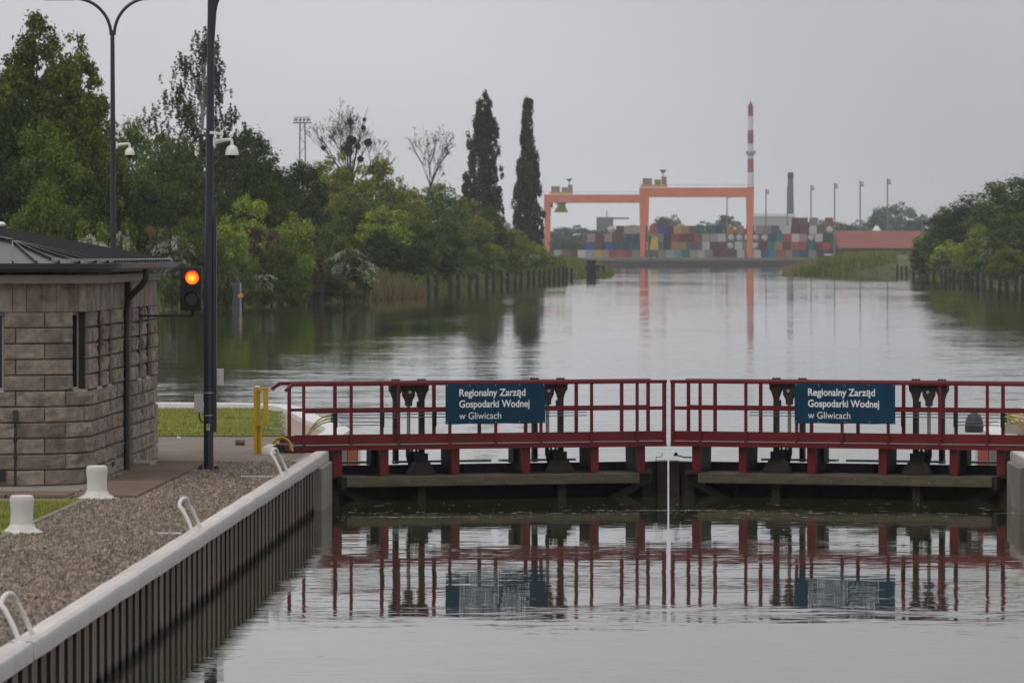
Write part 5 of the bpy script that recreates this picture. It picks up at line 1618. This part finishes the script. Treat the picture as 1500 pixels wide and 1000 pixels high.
stuff(blades('tip_grass', 3500, lambda rs, n: np.stack([-14 + 9.6 * rs.rand(n), 985 + 150 * rs.rand(n)], 1), 1.2, 0.16, MATS['bank_blade'], 76, gh, 0.3), 'green grass on the tip of the left bank', 'grass')

# ------------------------------------------------------------------ mooring piles, dolphins, gauge post
def on_line(px, A, B):
    k = (px - VX) / FPX
    dx, dy = B[0] - A[0], B[1] - A[1]
    t = (k * A[1] - A[0]) / (dx - k * dy)
    return A[0] + dx * t, A[1] + dy * t
PM = MB(); PM.lathe((0, 0, 0), [(0.21, -1.5), (0.21, 1.86), (0.16, 1.95)], 8); PMESH = PM.mesh('post', M['wood_black'])
rp = random.Random(8)
def pile_row(pxs, A, B, where, walers, group):
    prev = None
    for i, px in enumerate(pxs):
        x, y = on_line(px, A, B)
        t = thing('mooring_pile', 'tarred mooring pile, %s from the %s' % (ordn(i + 1), where), 'pile', (x, y, 0), group)
        o = link('post', PMESH, t); s_ = rp.uniform(.92, 1.08)
        o.scale = (1.0, 1.0, s_)
        link('cap', MB().lathe((0, 0, 1.93 * s_), [(0.23, 0), (0.23, 0.05), (0.1, 0.09)], 8).mesh('cap', M['dark_steel']), t)
        if prev and i in walers:
            b = MB(); b.bar((0, 0, 1.2), (prev[0] - x, prev[1] - y, 1.2), 0.1, 0.22)
            link('waler', b.mesh('waler', M['wood_black']), t)
        prev = (x, y)
LP = [627, 639, 660, 671, 688, 699, 713, 722.6, 734.7, 743.6, 755, 763, 773.6, 782, 790, 797, 804.7, 812, 818.7, 825.4, 830, 837.5]
pile_row(LP, (-20.3, 563), (-10, 920), 'near end of the left row', {1, 3, 5, 7, 9, 11, 13, 15}, 'piles along the left bank')
RP = [1306, 1314.4, 1321, 1327.6, 1338, 1347.5, 1357.6, 1368, 1379, 1385, 1391, 1397, 1407, 1413.5, 1424, 1432, 1442, 1452, 1464.4, 1475, 1488.5, 1498.5]
pile_row(RP, (40, 595), (50, 1107), 'far end of the right row', {1, 2, 3, 5, 7, 9, 11, 13, 15, 17, 18, 20}, 'piles along the right bank')
def dolphin(px, Y, w, h, label, n=3):
    X = PX(px, Y)
    t = thing('mooring_dolphin', label, 'dolphin', (X, Y, 0))
    for k in range(n):
        xx = X - w / 2 + w * (k + .5) / n
        MB().tube([(xx, Y + (.3 if k % 2 else 0), -1.5), (xx + (X - xx) * .25, Y + .1, h)], w / n * 0.52, 8).build('pile', M['wood_black'], t)
    MB().box(X - w * .52, X + w * .52, Y - .32, Y - .22, h * .55, h * .7).build('waler', M['wood_black'], t)
    MB().box(X - w * .50, X + w * .50, Y - .25, Y + .5, h, h + .12).build('cap', M['dark_steel'], t)
dolphin(462.5, 474, 1.45, 1.85, 'broad dark mooring dolphin below the left shore bushes')
dolphin(556, 540, .5, 1.9, 'single dark pile standing in the reeds', 1)
dolphin(570, 545, .8, 1.9, 'pair of dark piles standing in the reeds', 2)
dolphin(866, 985, 1.9, 2.9, 'dark mooring dolphin at the tip of the left bank')
dolphin(876, 1010, .7, 2.0, 'slim dark pile beside the dolphin at the bank tip', 1)
dolphin(884, 1030, .6, 1.9, 'last dark pile before the far basin', 1)
YG = 418.0; xg = PX(348, YG)
gp = thing('gauge_post', 'blue grey steel gauge post with orange board in the left water', 'post', (xg, YG, 0))
MB().hexa([(xg - .42, YG - .3, -1), (xg + .30, YG - .3, -1), (xg + .30, YG + .3, -1), (xg - .42, YG + .3, -1), (xg - .30, YG - .3, 2.15), (xg + .30, YG - .3, 2.15), (xg + .30, YG + .3, 2.15), (xg - .30, YG + .3, 2.15)]).build('post', M['gauge'], gp)
MB().box(xg + .18, xg + .30, YG - .36, YG - .302, -.5, 2.1).build('scale_strip', mk('pale_grey', (.26, .28, .31), .6), gp)
MB().box(xg + .05, xg + .45, YG - .42, YG - .365, 1.05, 1.32).build('orange_board', M['signal_orange'], gp)

# ------------------------------------------------------------------ port
QZ = 2.2
struct(MB().box(-14, 62, 1743, 1752, -2, 1.85).build('far_quay', M['far_quay']))
struct(MB().box(-60, 140, 1752, 1980, -2, 2.6).build('port_apron', M['apron']))
fe = thing('quay_railing', 'thin rail along the far quay edge below the containers', 'railing', (24, 1744, 1.85))
for k in range(38):
    x = -13 + 2 * k
    MB().box(x - .05, x + .05, 1743.6, 1743.7, 1.85, 2.75).build('post', M['mast'], fe)
MB().box(-13, 61, 1743.6, 1743.7, 2.76, 2.86).build('rail', M['mast'], fe)

def cmat(name, col):
    col = tuple(c * 0.72 for c in col)
    return mk('container_' + name.replace(' ', '_'), col, 0.6, 0.15, 0.4, dirt=(col[0] * .6 + .03, col[1] * .6 + .025, col[2] * .6 + .02), dscale=0.5, damt=.5)
CC = {'maroon': (0.16, 0.045, 0.05), 'dull red': (0.36, 0.09, 0.07), 'orange red': (0.48, 0.12, 0.06), 'bright red': (0.55, 0.06, 0.06), 'brown': (0.19, 0.105, 0.08), 'purple grey': (0.17, 0.12, 0.15),
      'grey': (0.30, 0.30, 0.30), 'white': (0.70, 0.70, 0.68), 'beige': (0.48, 0.44, 0.36), 'pink grey': (0.46, 0.33, 0.29), 'yellow': (0.60, 0.43, 0.12), 'ochre': (0.45, 0.28, 0.10), 'teal': (0.05, 0.27, 0.27),
      'pale teal': (0.16, 0.45, 0.42), 'dark teal': (0.02, 0.11, 0.13), 'blue': (0.04, 0.11, 0.33), 'navy': (0.03, 0.06, 0.14), 'slate': (0.12, 0.14, 0.18), 'green': (0.015, 0.19, 0.10), 'olive': (0.17, 0.17, 0.11), 'dark': (0.03, 0.04, 0.055), 'pale blue': (0.38, 0.48, 0.52)}
def container_mesh(W, D, mat):
    """frame with corrugated, recessed sides and two door leaves on the near end"""
    H = 2.59; mb = MB(); p = 0.12
    for sx in (0, W - p):
        for sy in (0, D - p): mb.box(sx, sx + p, sy, sy + p, 0, H)
    for z in (0, H - p):
        mb.box(p, W - p, 0, p, z, z + p); mb.box(p, W - p, D - p, D, z, z + p)
        mb.box(0, p, p, D - p, z, z + p); mb.box(W - p, W, p, D - p, z, z + p)
    n = max(4, int(W / 0.5))
    for k in range(n):          # near face ribs
        a = p + (W - 2 * p) * k / n; b = p + (W - 2 * p) * (k + .55) / n
        mb.box(a, b, 0.02, 0.06, p, H - p)
    mb.box(p, W - p, 0.061, D - p - .01, p, H - p + .03)
    return mb.mesh('container', mat)
CMESH = {}
def tank_thing(x, y, z, r, label, group):
    t = thing('tank_container', label, 'container', (x, y, z), group)
    W, D = 2.44, 6.0
    mb = MB(); p = 0.12
    for sx in (-W / 2, W / 2 - p):
        for sy in (0, D - p): mb.box(sx, sx + p, sy, sy + p, 0, 2.59)
    for zz in (0, 2.47):
        for sy in (0, D - p): mb.box(-W / 2 + p, W / 2 - p, sy, sy + p, zz, zz + p)
        for sx in (-W / 2, W / 2 - p): mb.box(sx, sx + p, p, D - p, zz, zz + p)
    link('frame', mb.mesh('frame', M['machinery']), t)
    link('tank', MB().lathe((0, 0.12, 1.3), [(0.3, -0.02), (0.75, 0.04), (1.05, 0.22), (1.13, 0.45), (1.13, 5.3), (0.9, 5.7), (0.2, 5.8)], 20, 'y').mesh('tank', cmat('tank white', (0.74, 0.72, 0.70)), smooth=True), t)
    link('manhole', MB().lathe((0.15, 0.09, 1.35), [(0.16, -0.03), (0.16, 0.03)], 10, 'y').mesh('manhole', M['machinery']), t)
CB = 2.62
TIERS = [
 [(817, 'beige'), (826, 'purple grey'), (837, 'maroon'), (852, 'white'), (863, 'pale blue'), (875, 'yellow'), (884, 'pink grey'), (894, 'dull red'), (906, 'orange red'), (917, 'dull red'), (929, 'grey'), (942, 'slate'), (970, 'grey'), (981, 'pale blue'), (993, 'pale teal'), (1004, 'teal'),
  (1015, 'beige'), (1026, 'white'), (1038, 'grey'), (1050, 'maroon'), (1061, 'brown'), (1073, 'maroon'), (1085, 'white'), (1097, 'grey'), (1109, 'white'), (1121, 'blue'), (1132, 'teal'), (1143, 'orange red'), (1155, 'grey'), (1166, 'slate'), (1178, 'navy'), (1190, 'grey'), (1201, 'dark')],
 [(864, 'blue'), (875, 'maroon'), (893, 'blue'), (904, 'dark teal'), (917, 'navy'), (929, 'dark teal'), (941, 'navy'), (966, 'slate'), (977, 'dark'), (988, 'ochre'), (999, 'ochre'), (1011, 'slate'), (1022, 'purple grey'), (1034, 'white'), (1046, 'maroon'), (1058, 'maroon'), (1070, 'TANK'), (1082, 'white'), (1094, 'grey'), (1106, 'TANK'), (1118, 'maroon'),
  (1129, 'teal'), (1140, 'ochre'), (1151, 'maroon'), (1164, 'orange red'), (1175, 'bright red'), (1187, 'green'), (1199, 'maroon'), (1210, 'bright red')],
 [(866, 'pink grey'), (877, 'maroon'), (891, 'pink grey'), (906, 'maroon'), (921, 'navy'), (932, 'navy'), (943, 'slate'), (966, 'grey'), (977, 'dark'), (988, 'dull red'), (999, 'maroon'), (1010, 'maroon'), (1022, 'dull red'), (1034, 'beige'), (1046, 'beige'), (1057, 'white'), (1071, 'TANK'), (1083, 'TANK'), (1095, 'TANK'), (1107, 'TANK'), (1120, 'TANK'), (1131, 'dark teal'), (1141, 'teal'), (1152, 'bright red'),
  (1165, 'white'), (1176, 'pink grey'), (1188, 'TANK'), (1200, 'white'), (1211, 'dark')],
 [(895, 'TANK'), (908, 'maroon'), (920, 'beige'), (931, 'beige'), (942, 'maroon'), (957, 'bright red'), (969, 'blue'), (981, 'navy'), (992, 'yellow'), (1003, 'ochre'), (1015, 'brown'), (1027, 'green'), (1039, 'green'), (1053, 'navy'), (1070, 'ochre'), (1084, 'ochre'), (1099, 'maroon'), (1113, 'pink grey'), (1122, 'grey'), (1134, 'slate'), (1151, 'white'), (1165, 'maroon'), (1177, 'maroon'), (1191, 'white'), (1203, 'olive'), (1215, 'TANK')],
 [(1166, 'maroon'), (1178, 'brown'), (1192, 'grey'), (1215, 'dull red')]]
tn = ['bottom', 'second', 'third', 'fourth', 'top']
YC = 1835.0
rc = random.Random(12)
for ti, row in enumerate(TIERS):
    end = -1e9
    for ci, (px, col) in enumerate(row):
        x = PX(px, YC); w = 2.44
        x0 = max(end + 0.06, x - w / 2)
        end = x0 + w
        y0 = YC + rc.uniform(-.25, .25) + 0.15 * ti
        lab = ('white tank container, %s tier, %s from the left in it' if col == 'TANK' else col + ' shipping container, %s tier, %s from the left in it') % (tn[ti], ordn(ci + 1))
        if col == 'TANK':
            tank_thing(x0 + w / 2, y0, CB + ti * 2.6, 1.1, lab, 'containers stacked in the port')
            continue
        if col not in CMESH: CMESH[col] = container_mesh(2.44, 6.06, cmat(col, CC[col]))
        o = link('shipping_container', CMESH[col], None, (x0, y0, CB + ti * 2.6))
        tag(o, lab, 'container', 'containers stacked in the port')
# lower stacks that carry the upper tiers where no front container stands
def gantry(px0, px1, beam_y, Y, depth, label, trolley_px, spreader):
    s_ = FPX / Y
    x0, x1 = PX(px0, Y), PX(px1, Y)
    zt = PZ(beam_y, Y); gz = QZ
    g = thing('gantry_crane', label, 'crane', ((x0 + x1) / 2, Y, gz))
    o = M['orange']; bh = 2.9
    for dy in (0, depth):
        MB().box(x0, x1, Y + dy - .8, Y + dy + .8, zt - bh, zt).build('girder', o, g)
        for sx, xx in ((1, x0), (-1, x1)):
            w = 2.3
            a, b = (xx, xx + sx * w)
            mb = MB()
            lo, hi = min(a, b), max(a, b)
            dl = 0.55 if sx > 0 else -0.55
            ly = 0.0
            mb.hexa([(lo + .35, Y + dy - .6, gz + .8), (hi - .55, Y + dy - .6, gz + .8), (hi - .55, Y + dy + .6, gz + .8), (lo + .35, Y + dy + .6, gz + .8),
                     (lo, Y + dy - .7, zt - bh), (hi, Y + dy - .7, zt - bh), (hi, Y + dy + .7, zt - bh), (lo, Y + dy + .7, zt - bh)])
            leg = mb.build('leg', o, g)
            MB().box((lo + hi) / 2 - .9, (lo + hi) / 2 + .9, Y + dy - 1.6, Y + dy + 1.6, gz - .2, gz + .8).build('bogie', M['machinery'], leg)
    for xx in (x0 + .1, x1 - 1.9):
        MB().box(xx, xx + 1.8, Y + .8, Y + depth - .8, zt - 2.4, zt - .3).build('end_beam', o, g)
        MB().box(xx + .3, xx + 1.4, Y + .8, Y + depth - .8, gz + .9, gz + 1.8).build('sill_beam', o, g)
    MB().box(x0, x1, Y - 1.0, Y - .9, zt + .9, zt + 1.0).build('guard_rail', o, g)
    for k in range(13):
        xx = x0 + (x1 - x0) * k / 12
        MB().box(xx - .04, xx + .04, Y - .98, Y - .90, zt, zt + .9).build('rail_post', o, g)
    xt = PX(trolley_px, Y)
    tr_ = MB().box(xt - 4.2, xt + 4.2, Y + 1, Y + depth - 1, zt + .3, zt + .9).build('trolley', M['mustard'], g)
    for (a, b, h) in ((-3.6, -0.6, 2.1), (0.2, 2.2, 1.7), (2.4, 4.0, 2.6)):
        MB().box(xt + a, xt + b, Y + 2, Y + depth - 3, zt + .9, zt + .9 + h).build('winch_house', M['machinery'], tr_)
    MB().tube([(xt + 2.9, Y + 3, zt + 3.4), (xt + 2.9, Y + 3, zt + 5.2)], 0.15, 6).build('mast', M['machinery'], tr_)
    MB().hexa([(xt + 2.5, Y + 2.5, zt + 4.7), (xt + 3.3, Y + 2.5, zt + 4.7), (xt + 3.3, Y + 3.5, zt + 4.7), (xt + 2.5, Y + 3.5, zt + 4.7), (xt + 1.7, Y + 2.2, zt + 5.7), (xt + 4.1, Y + 2.2, zt + 5.7), (xt + 4.1, Y + 3.8, zt + 5.7), (xt + 1.7, Y + 3.8, zt + 5.7)]).build('lamp', M['machinery'], tr_)
    if spreader:
        MB().box(xt - 6.2, xt - 3.0, Y + 1, Y + 3, zt - bh - 1.8, zt - bh - .2).build('cabin', M['machinery'], tr_)
        zs_ = PZ(311, Y)
        xs2 = PX(821.5, Y)
        sp_ = MB().hexa([(xs2 - 2.6, Y + 4, zs_), (xs2 + 2.6, Y + 4, zs_), (xs2 + 2.6, Y + 6, zs_), (xs2 - 2.6, Y + 6, zs_), (xs2 - 1.0, Y + 4.2, zs_ + 2.6), (xs2 + 1.4, Y + 4.2, zs_ + 2.6), (xs2 + 1.4, Y + 5.8, zs_ + 2.6), (xs2 - 1.0, Y + 5.8, zs_ + 2.6)]).build('spreader', M['mustard'], tr_)
        MB().box(xs2 - 1.6, xs2 + 1.8, Y + 4, Y + 6, zs_ + 2.7, zs_ + 5.4).build('hoist_block', M['machinery'], sp_)
        for dx in (-1.2, 1.4): MB().tube([(xs2 + dx, Y + 5, zs_ + 5.4), (xs2 + dx, Y + 5, zt)], 0.06, 5).build('rope', M['machinery'], sp_)
gantry(797, 951, 285, 2040, 14, 'orange gantry crane at the left with a hanging yellow spreader', 822, True)
gantry(936.5, 1104.5, 275, 1800, 12, 'orange gantry crane at the right, nearer and taller', 958, False)

# reach stacker beside the right gantry leg
Yr = 1795.0; xr = PX(958, Yr)
rsx = thing('reach_stacker', 'yellow reach stacker parked beside the right gantry crane leg', 'vehicle', (xr, Yr, QZ))
MB().box(xr - 1.6, xr + 1.4, Yr, Yr + 6, QZ + .9, QZ + 3.0).build('chassis', mk('dark_machine', (.12, .08, .08), .6), rsx)
MB().hexa([(xr - 1.4, Yr, QZ + 3.0), (xr + 1.4, Yr, QZ + 3.0), (xr + 1.4, Yr + 4, QZ + 3.0), (xr - 1.4, Yr + 4, QZ + 3.0), (xr - .6, Yr, QZ + 7.2), (xr + 1.0, Yr, QZ + 7.2), (xr + 1.0, Yr + 2, QZ + 7.2), (xr - .6, Yr + 2, QZ + 7.2)]).build('boom', M['mustard'], rsx)
MB().box(xr - 1.3, xr + 1.3, Yr - .2, Yr + 1.5, QZ + 7.2, QZ + 8.2).build('spreader_head', M['machinery'], rsx)
for dx in (-1.1, 1.0):
    MB().lathe((xr + dx, Yr + 1.0, QZ + .8), [(0.8, -0.3), (0.8, 0.3)], 14, 'x').build('wheel', M['black'], rsx)
    MB().lathe((xr + dx, Yr + 5.0, QZ + .8), [(0.8, -0.3), (0.8, 0.3)], 14, 'x').build('wheel', M['black'], rsx)

# red roofed shed
Ys = 1500.0; sx0, sx1 = PX(1228, Ys), PX(1354, Ys)
gz = 2.3; ze, zr = PZ(363, Ys), PZ(338, Ys)
sh = thing('shed', 'long shed with red tiled roof right of the containers', 'shed', ((sx0 + sx1) / 2, Ys, gz))
MB().box(sx0 + .5, sx1 - .5, Ys + .6, Ys + 13.4, gz - 1, ze).build('wall', M['shed_wall'], sh)
MB().hexa([(sx0, Ys, ze - .1), (sx1, Ys, ze - .1), (sx1, Ys + 14, ze - .1), (sx0, Ys + 14, ze - .1), (sx0 - .6, Ys + 6.6, zr), (sx1, Ys + 6.6, zr), (sx1, Ys + 7.4, zr), (sx0 - .6, Ys + 7.4, zr)]).build('roof', M['tile_roof'], sh)
for k in range(5):
    a = sx0 + 1.6 + k * 4.1
    w_ = MB().box(a, a + 2.9, Ys + .5, Ys + .59, gz + .6, gz + 1.9).build('window', mk('dusty_pane', (.14, .11, .12), .4), sh)
    MB().box(a - .1, a + 3.0, Ys + .42, Ys + .499, gz + 1.95, gz + 2.15).build('lintel', M['concrete'], w_)
xc = PX(1284, 1560); zc = PZ(341, 1560)
cu = thing('cupola', 'white capped roof turret above the red shed', 'turret', (xc, 1560, zc - 3))
MB().box(xc - 1.1, xc + 1.1, 1559, 1561, 2.3, zc + .6).build('body', M['pinkred'], cu)
MB().hexa([(xc - 1.2, 1558.9, zc + .6), (xc + 1.2, 1558.9, zc + .6), (xc + 1.2, 1561.1, zc + .6), (xc - 1.2, 1561.1, zc + .6), (xc - .3, 1559.7, zc + 2), (xc + .3, 1559.7, zc + 2), (xc + .3, 1560.3, zc + 2), (xc - .3, 1560.3, zc + 2)]).build('cap', M['hall_roof'], cu)

# light masts
for i, (px, py, Y) in enumerate(((1065, 283, 2150), (1122, 277, 2060), (1153.5, 274, 2030), (1188, 271, 2000), (1222.5, 268, 1960), (1260, 265, 1920), (1300, 261.5, 1880))):
    x, zt = PX(px, Y), PZ(py, Y)
    lm = thing('light_mast', 'tall port light mast, %s from the left' % ordn(i + 1), 'light mast', (x, Y, 2.4), 'light masts of the port')
    MB().tube([(x, Y, 2.4), (x, Y, zt)], [0.30, 0.20], 8).build('shaft', M['mast'], lm)
    MB().box(x - .1, x + 1.3, Y - .5, Y + .5, zt - 1.9, zt - 1.7).build('platform', M['mast'], lm)
    for dz in (-.3, -1.1): MB().box(x + .2, x + 1.1, Y - .5, Y + .5, zt + dz - .5, zt + dz).build('floodlight', M['machinery'], lm)

# chimneys and the pale hall
Yk = 2750.0; xk = PX(1099.5, Yk)
ch = thing('striped_chimney', 'tall red and white banded chimney behind the right gantry', 'chimney', (xk, Yk, 2.4))
bands = [(158, 170.5, 'r'), (170.5, 190.8, 'w'), (190.8, 211.0, 'r'), (211.0, 232.6, 'w'), (232.6, 252.8, 'r'), (252.8, 274, 'w'), (274, 295, 'r'), (295, 318, 'w'), (318, 372, 'r')]
def rad_at(py): return 1.22 + (py - 150) * 0.0028
for a, b, c in bands:
    MB().lathe((xk, Yk, 0), [(rad_at(b), PZ(b, Yk)), (rad_at(a), PZ(a, Yk))], 20).build('band', M['chim_red'] if c == 'r' else M['chim_white'], ch, smooth=True)
MB().lathe((xk, Yk, PZ(158, Yk)), [(1.1, 0), (1.0, 1.6), (.35, 2.2), (.35, 3.4)], 14).build('cap', M['chim_red'], ch)
for py, r_ in ((157, 1.8), (200, 2.0), (226, 2.2)):
    pl = MB().lathe((xk, Yk, PZ(py, Yk)), [(r_, -.15), (r_, .15)], 20).build('platform', M['mast'], ch)
    MB().lathe((xk, Yk, PZ(py, Yk)), [(r_, 1.1), (r_ + .06, 1.15), (r_, 1.25)], 20).build('platform_rail', M['mast'], pl)
for k in range(7):
    an = k * .9
    MB().box(xk + 2.1 * math.cos(an) - .35, xk + 2.1 * math.cos(an) + .35, Yk + 2.1 * math.sin(an) - .2, Yk + 2.1 * math.sin(an) + .2, PZ(226, Yk), PZ(221, Yk)).build('antenna', M['hall'], ch)
Yk = 2800.0; xk = PX(1158, Yk)
c2 = thing('grey_chimney', 'short dark grey chimney right of the striped one', 'chimney', (xk, Yk, 2.4))
MB().lathe((xk, Yk, 0), [(1.75, 2.4), (1.7, PZ(318, Yk)), (1.35, PZ(262, Yk))], 18).build('stack', M['chim_grey'], c2, smooth=True)
MB().lathe((xk, Yk, 0), [(1.45, PZ(262, Yk)), (1.45, PZ(253.5, Yk)), (1.2, PZ(252.5, Yk))], 18).build('crown', mk('soot', (.05, .05, .06), .8), c2, smooth=True)
Yh = 2600.0
hx0, hx1 = PX(1103, Yh), PX(1164, Yh)
ha = thing('warehouse', 'pale flat roofed hall behind the port light masts', 'building', ((hx0 + hx1) / 2, Yh, 2.4))
MB().box(hx0, hx1, Yh, Yh + 30, 2.4, PZ(317.5, Yh)).build('wall', M['hall'], ha)
MB().box(hx0 - .3, hx1 + .3, Yh - .3, Yh + 30.3, PZ(317.4, Yh), PZ(313, Yh)).build('roof_band', M['hall_roof'], ha)
for k in range(3):
    a = hx0 + 3 + 6 * k
    MB().box(a, a + 3, Yh - .06, Yh - .01, 3.5, 8).build('gate', mk('dull_gate', (.3, .3, .31), .6), ha)
xs3 = PX(886, 3050)
fb = thing('distant_building', 'faint blue grey works building far behind the left gantry', 'building', (xs3, 3050, 2.4))
MB().box(xs3 - 4.5, xs3 + 4.5, 3050, 3062, 2.4, PZ(318, 3050)).build('block', M['chim_grey'], fb)
MB().box(xs3 + 4.5, xs3 + 13, 3052, 3055, PZ(321, 3050), PZ(318.5, 3050)).build('conveyor', M['chim_grey'], fb)
MB().box(xs3 + .8, xs3 + 1.3, 3055, 3055.5, PZ(318, 3050), PZ(309, 3050)).build('mast', M['chim_grey'], fb)

# floodlight tower over the left wood
Yf = 1000.0; xf = PX(443, Yf); zt = PZ(181, Yf)
ft = thing('floodlight_tower', 'grey green lattice floodlight tower above the left wood', 'tower', (xf, Yf, 4))
for sx in (-1, 1):
    for sy in (-1, 1): MB().tube([(xf + sx * .75, Yf + sy * .5, 3.5), (xf + sx * .42, Yf + sy * .4, zt)], 0.12, 5).build('leg', M['teal_mast'], ft)
nb = 12
for k in range(nb):
    za, zb = 4 + (zt - 4) * k / nb, 4 + (zt - 4) * (k + 1) / nb
    s1 = 1 if k % 2 else -1
    MB().bar((xf - s1 * .6, Yf - .45, za), (xf + s1 * .6, Yf - .45, zb), 0.09, 0.09).build('brace', M['teal_mast'], ft)
pf = MB().box(xf - 1.6, xf + 1.6, Yf - 1, Yf + 1, zt, zt + .22).build('platform', M['teal_mast'], ft)
MB().box(xf - 1.4, xf + 1.4, Yf - 1, Yf - .92, zt + 1.0, zt + 1.12).build('rail', M['teal_mast'], pf)
for k in range(6):
    xx = xf - 1.4 + .56 * k
    MB().box(xx - .05, xx + .05, Yf - 1, Yf - .92, zt + .22, zt + 1.0).build('rail_post', M['teal_mast'], pf)
for k in range(4):
    xx = xf - 1.05 + .7 * k
    MB().box(xx - .24, xx + .24, Yf - .9, Yf - .6, zt + .4, zt + .85).build('floodlight', M['machinery'], pf)

# ------------------------------------------------------------------ damp air
HAZE = 1.05e-4
hm = bpy.data.materials.new('haze'); hm.use_nodes = True
hn, hl_ = hm.node_tree.nodes, hm.node_tree.links
hn.clear()
ho = hn.new('ShaderNodeOutputMaterial'); hv = hn.new('ShaderNodeVolumePrincipled')
hv.inputs['Color'].default_value = (0.90, 0.93, 0.97, 1)
hv.inputs['Density'].default_value = HAZE
hv.inputs['Anisotropy'].default_value = 0.0
hl_.new(hv.outputs[0], ho.inputs['Volume'])
hz = MB().box(-3600, 3600, -100, 4400, -3.2, 92).build('haze', hm)
hz['kind'] = 'stuff'; hz['label'] = 'thin grey damp haze over the canal and port'; hz['category'] = 'haze'
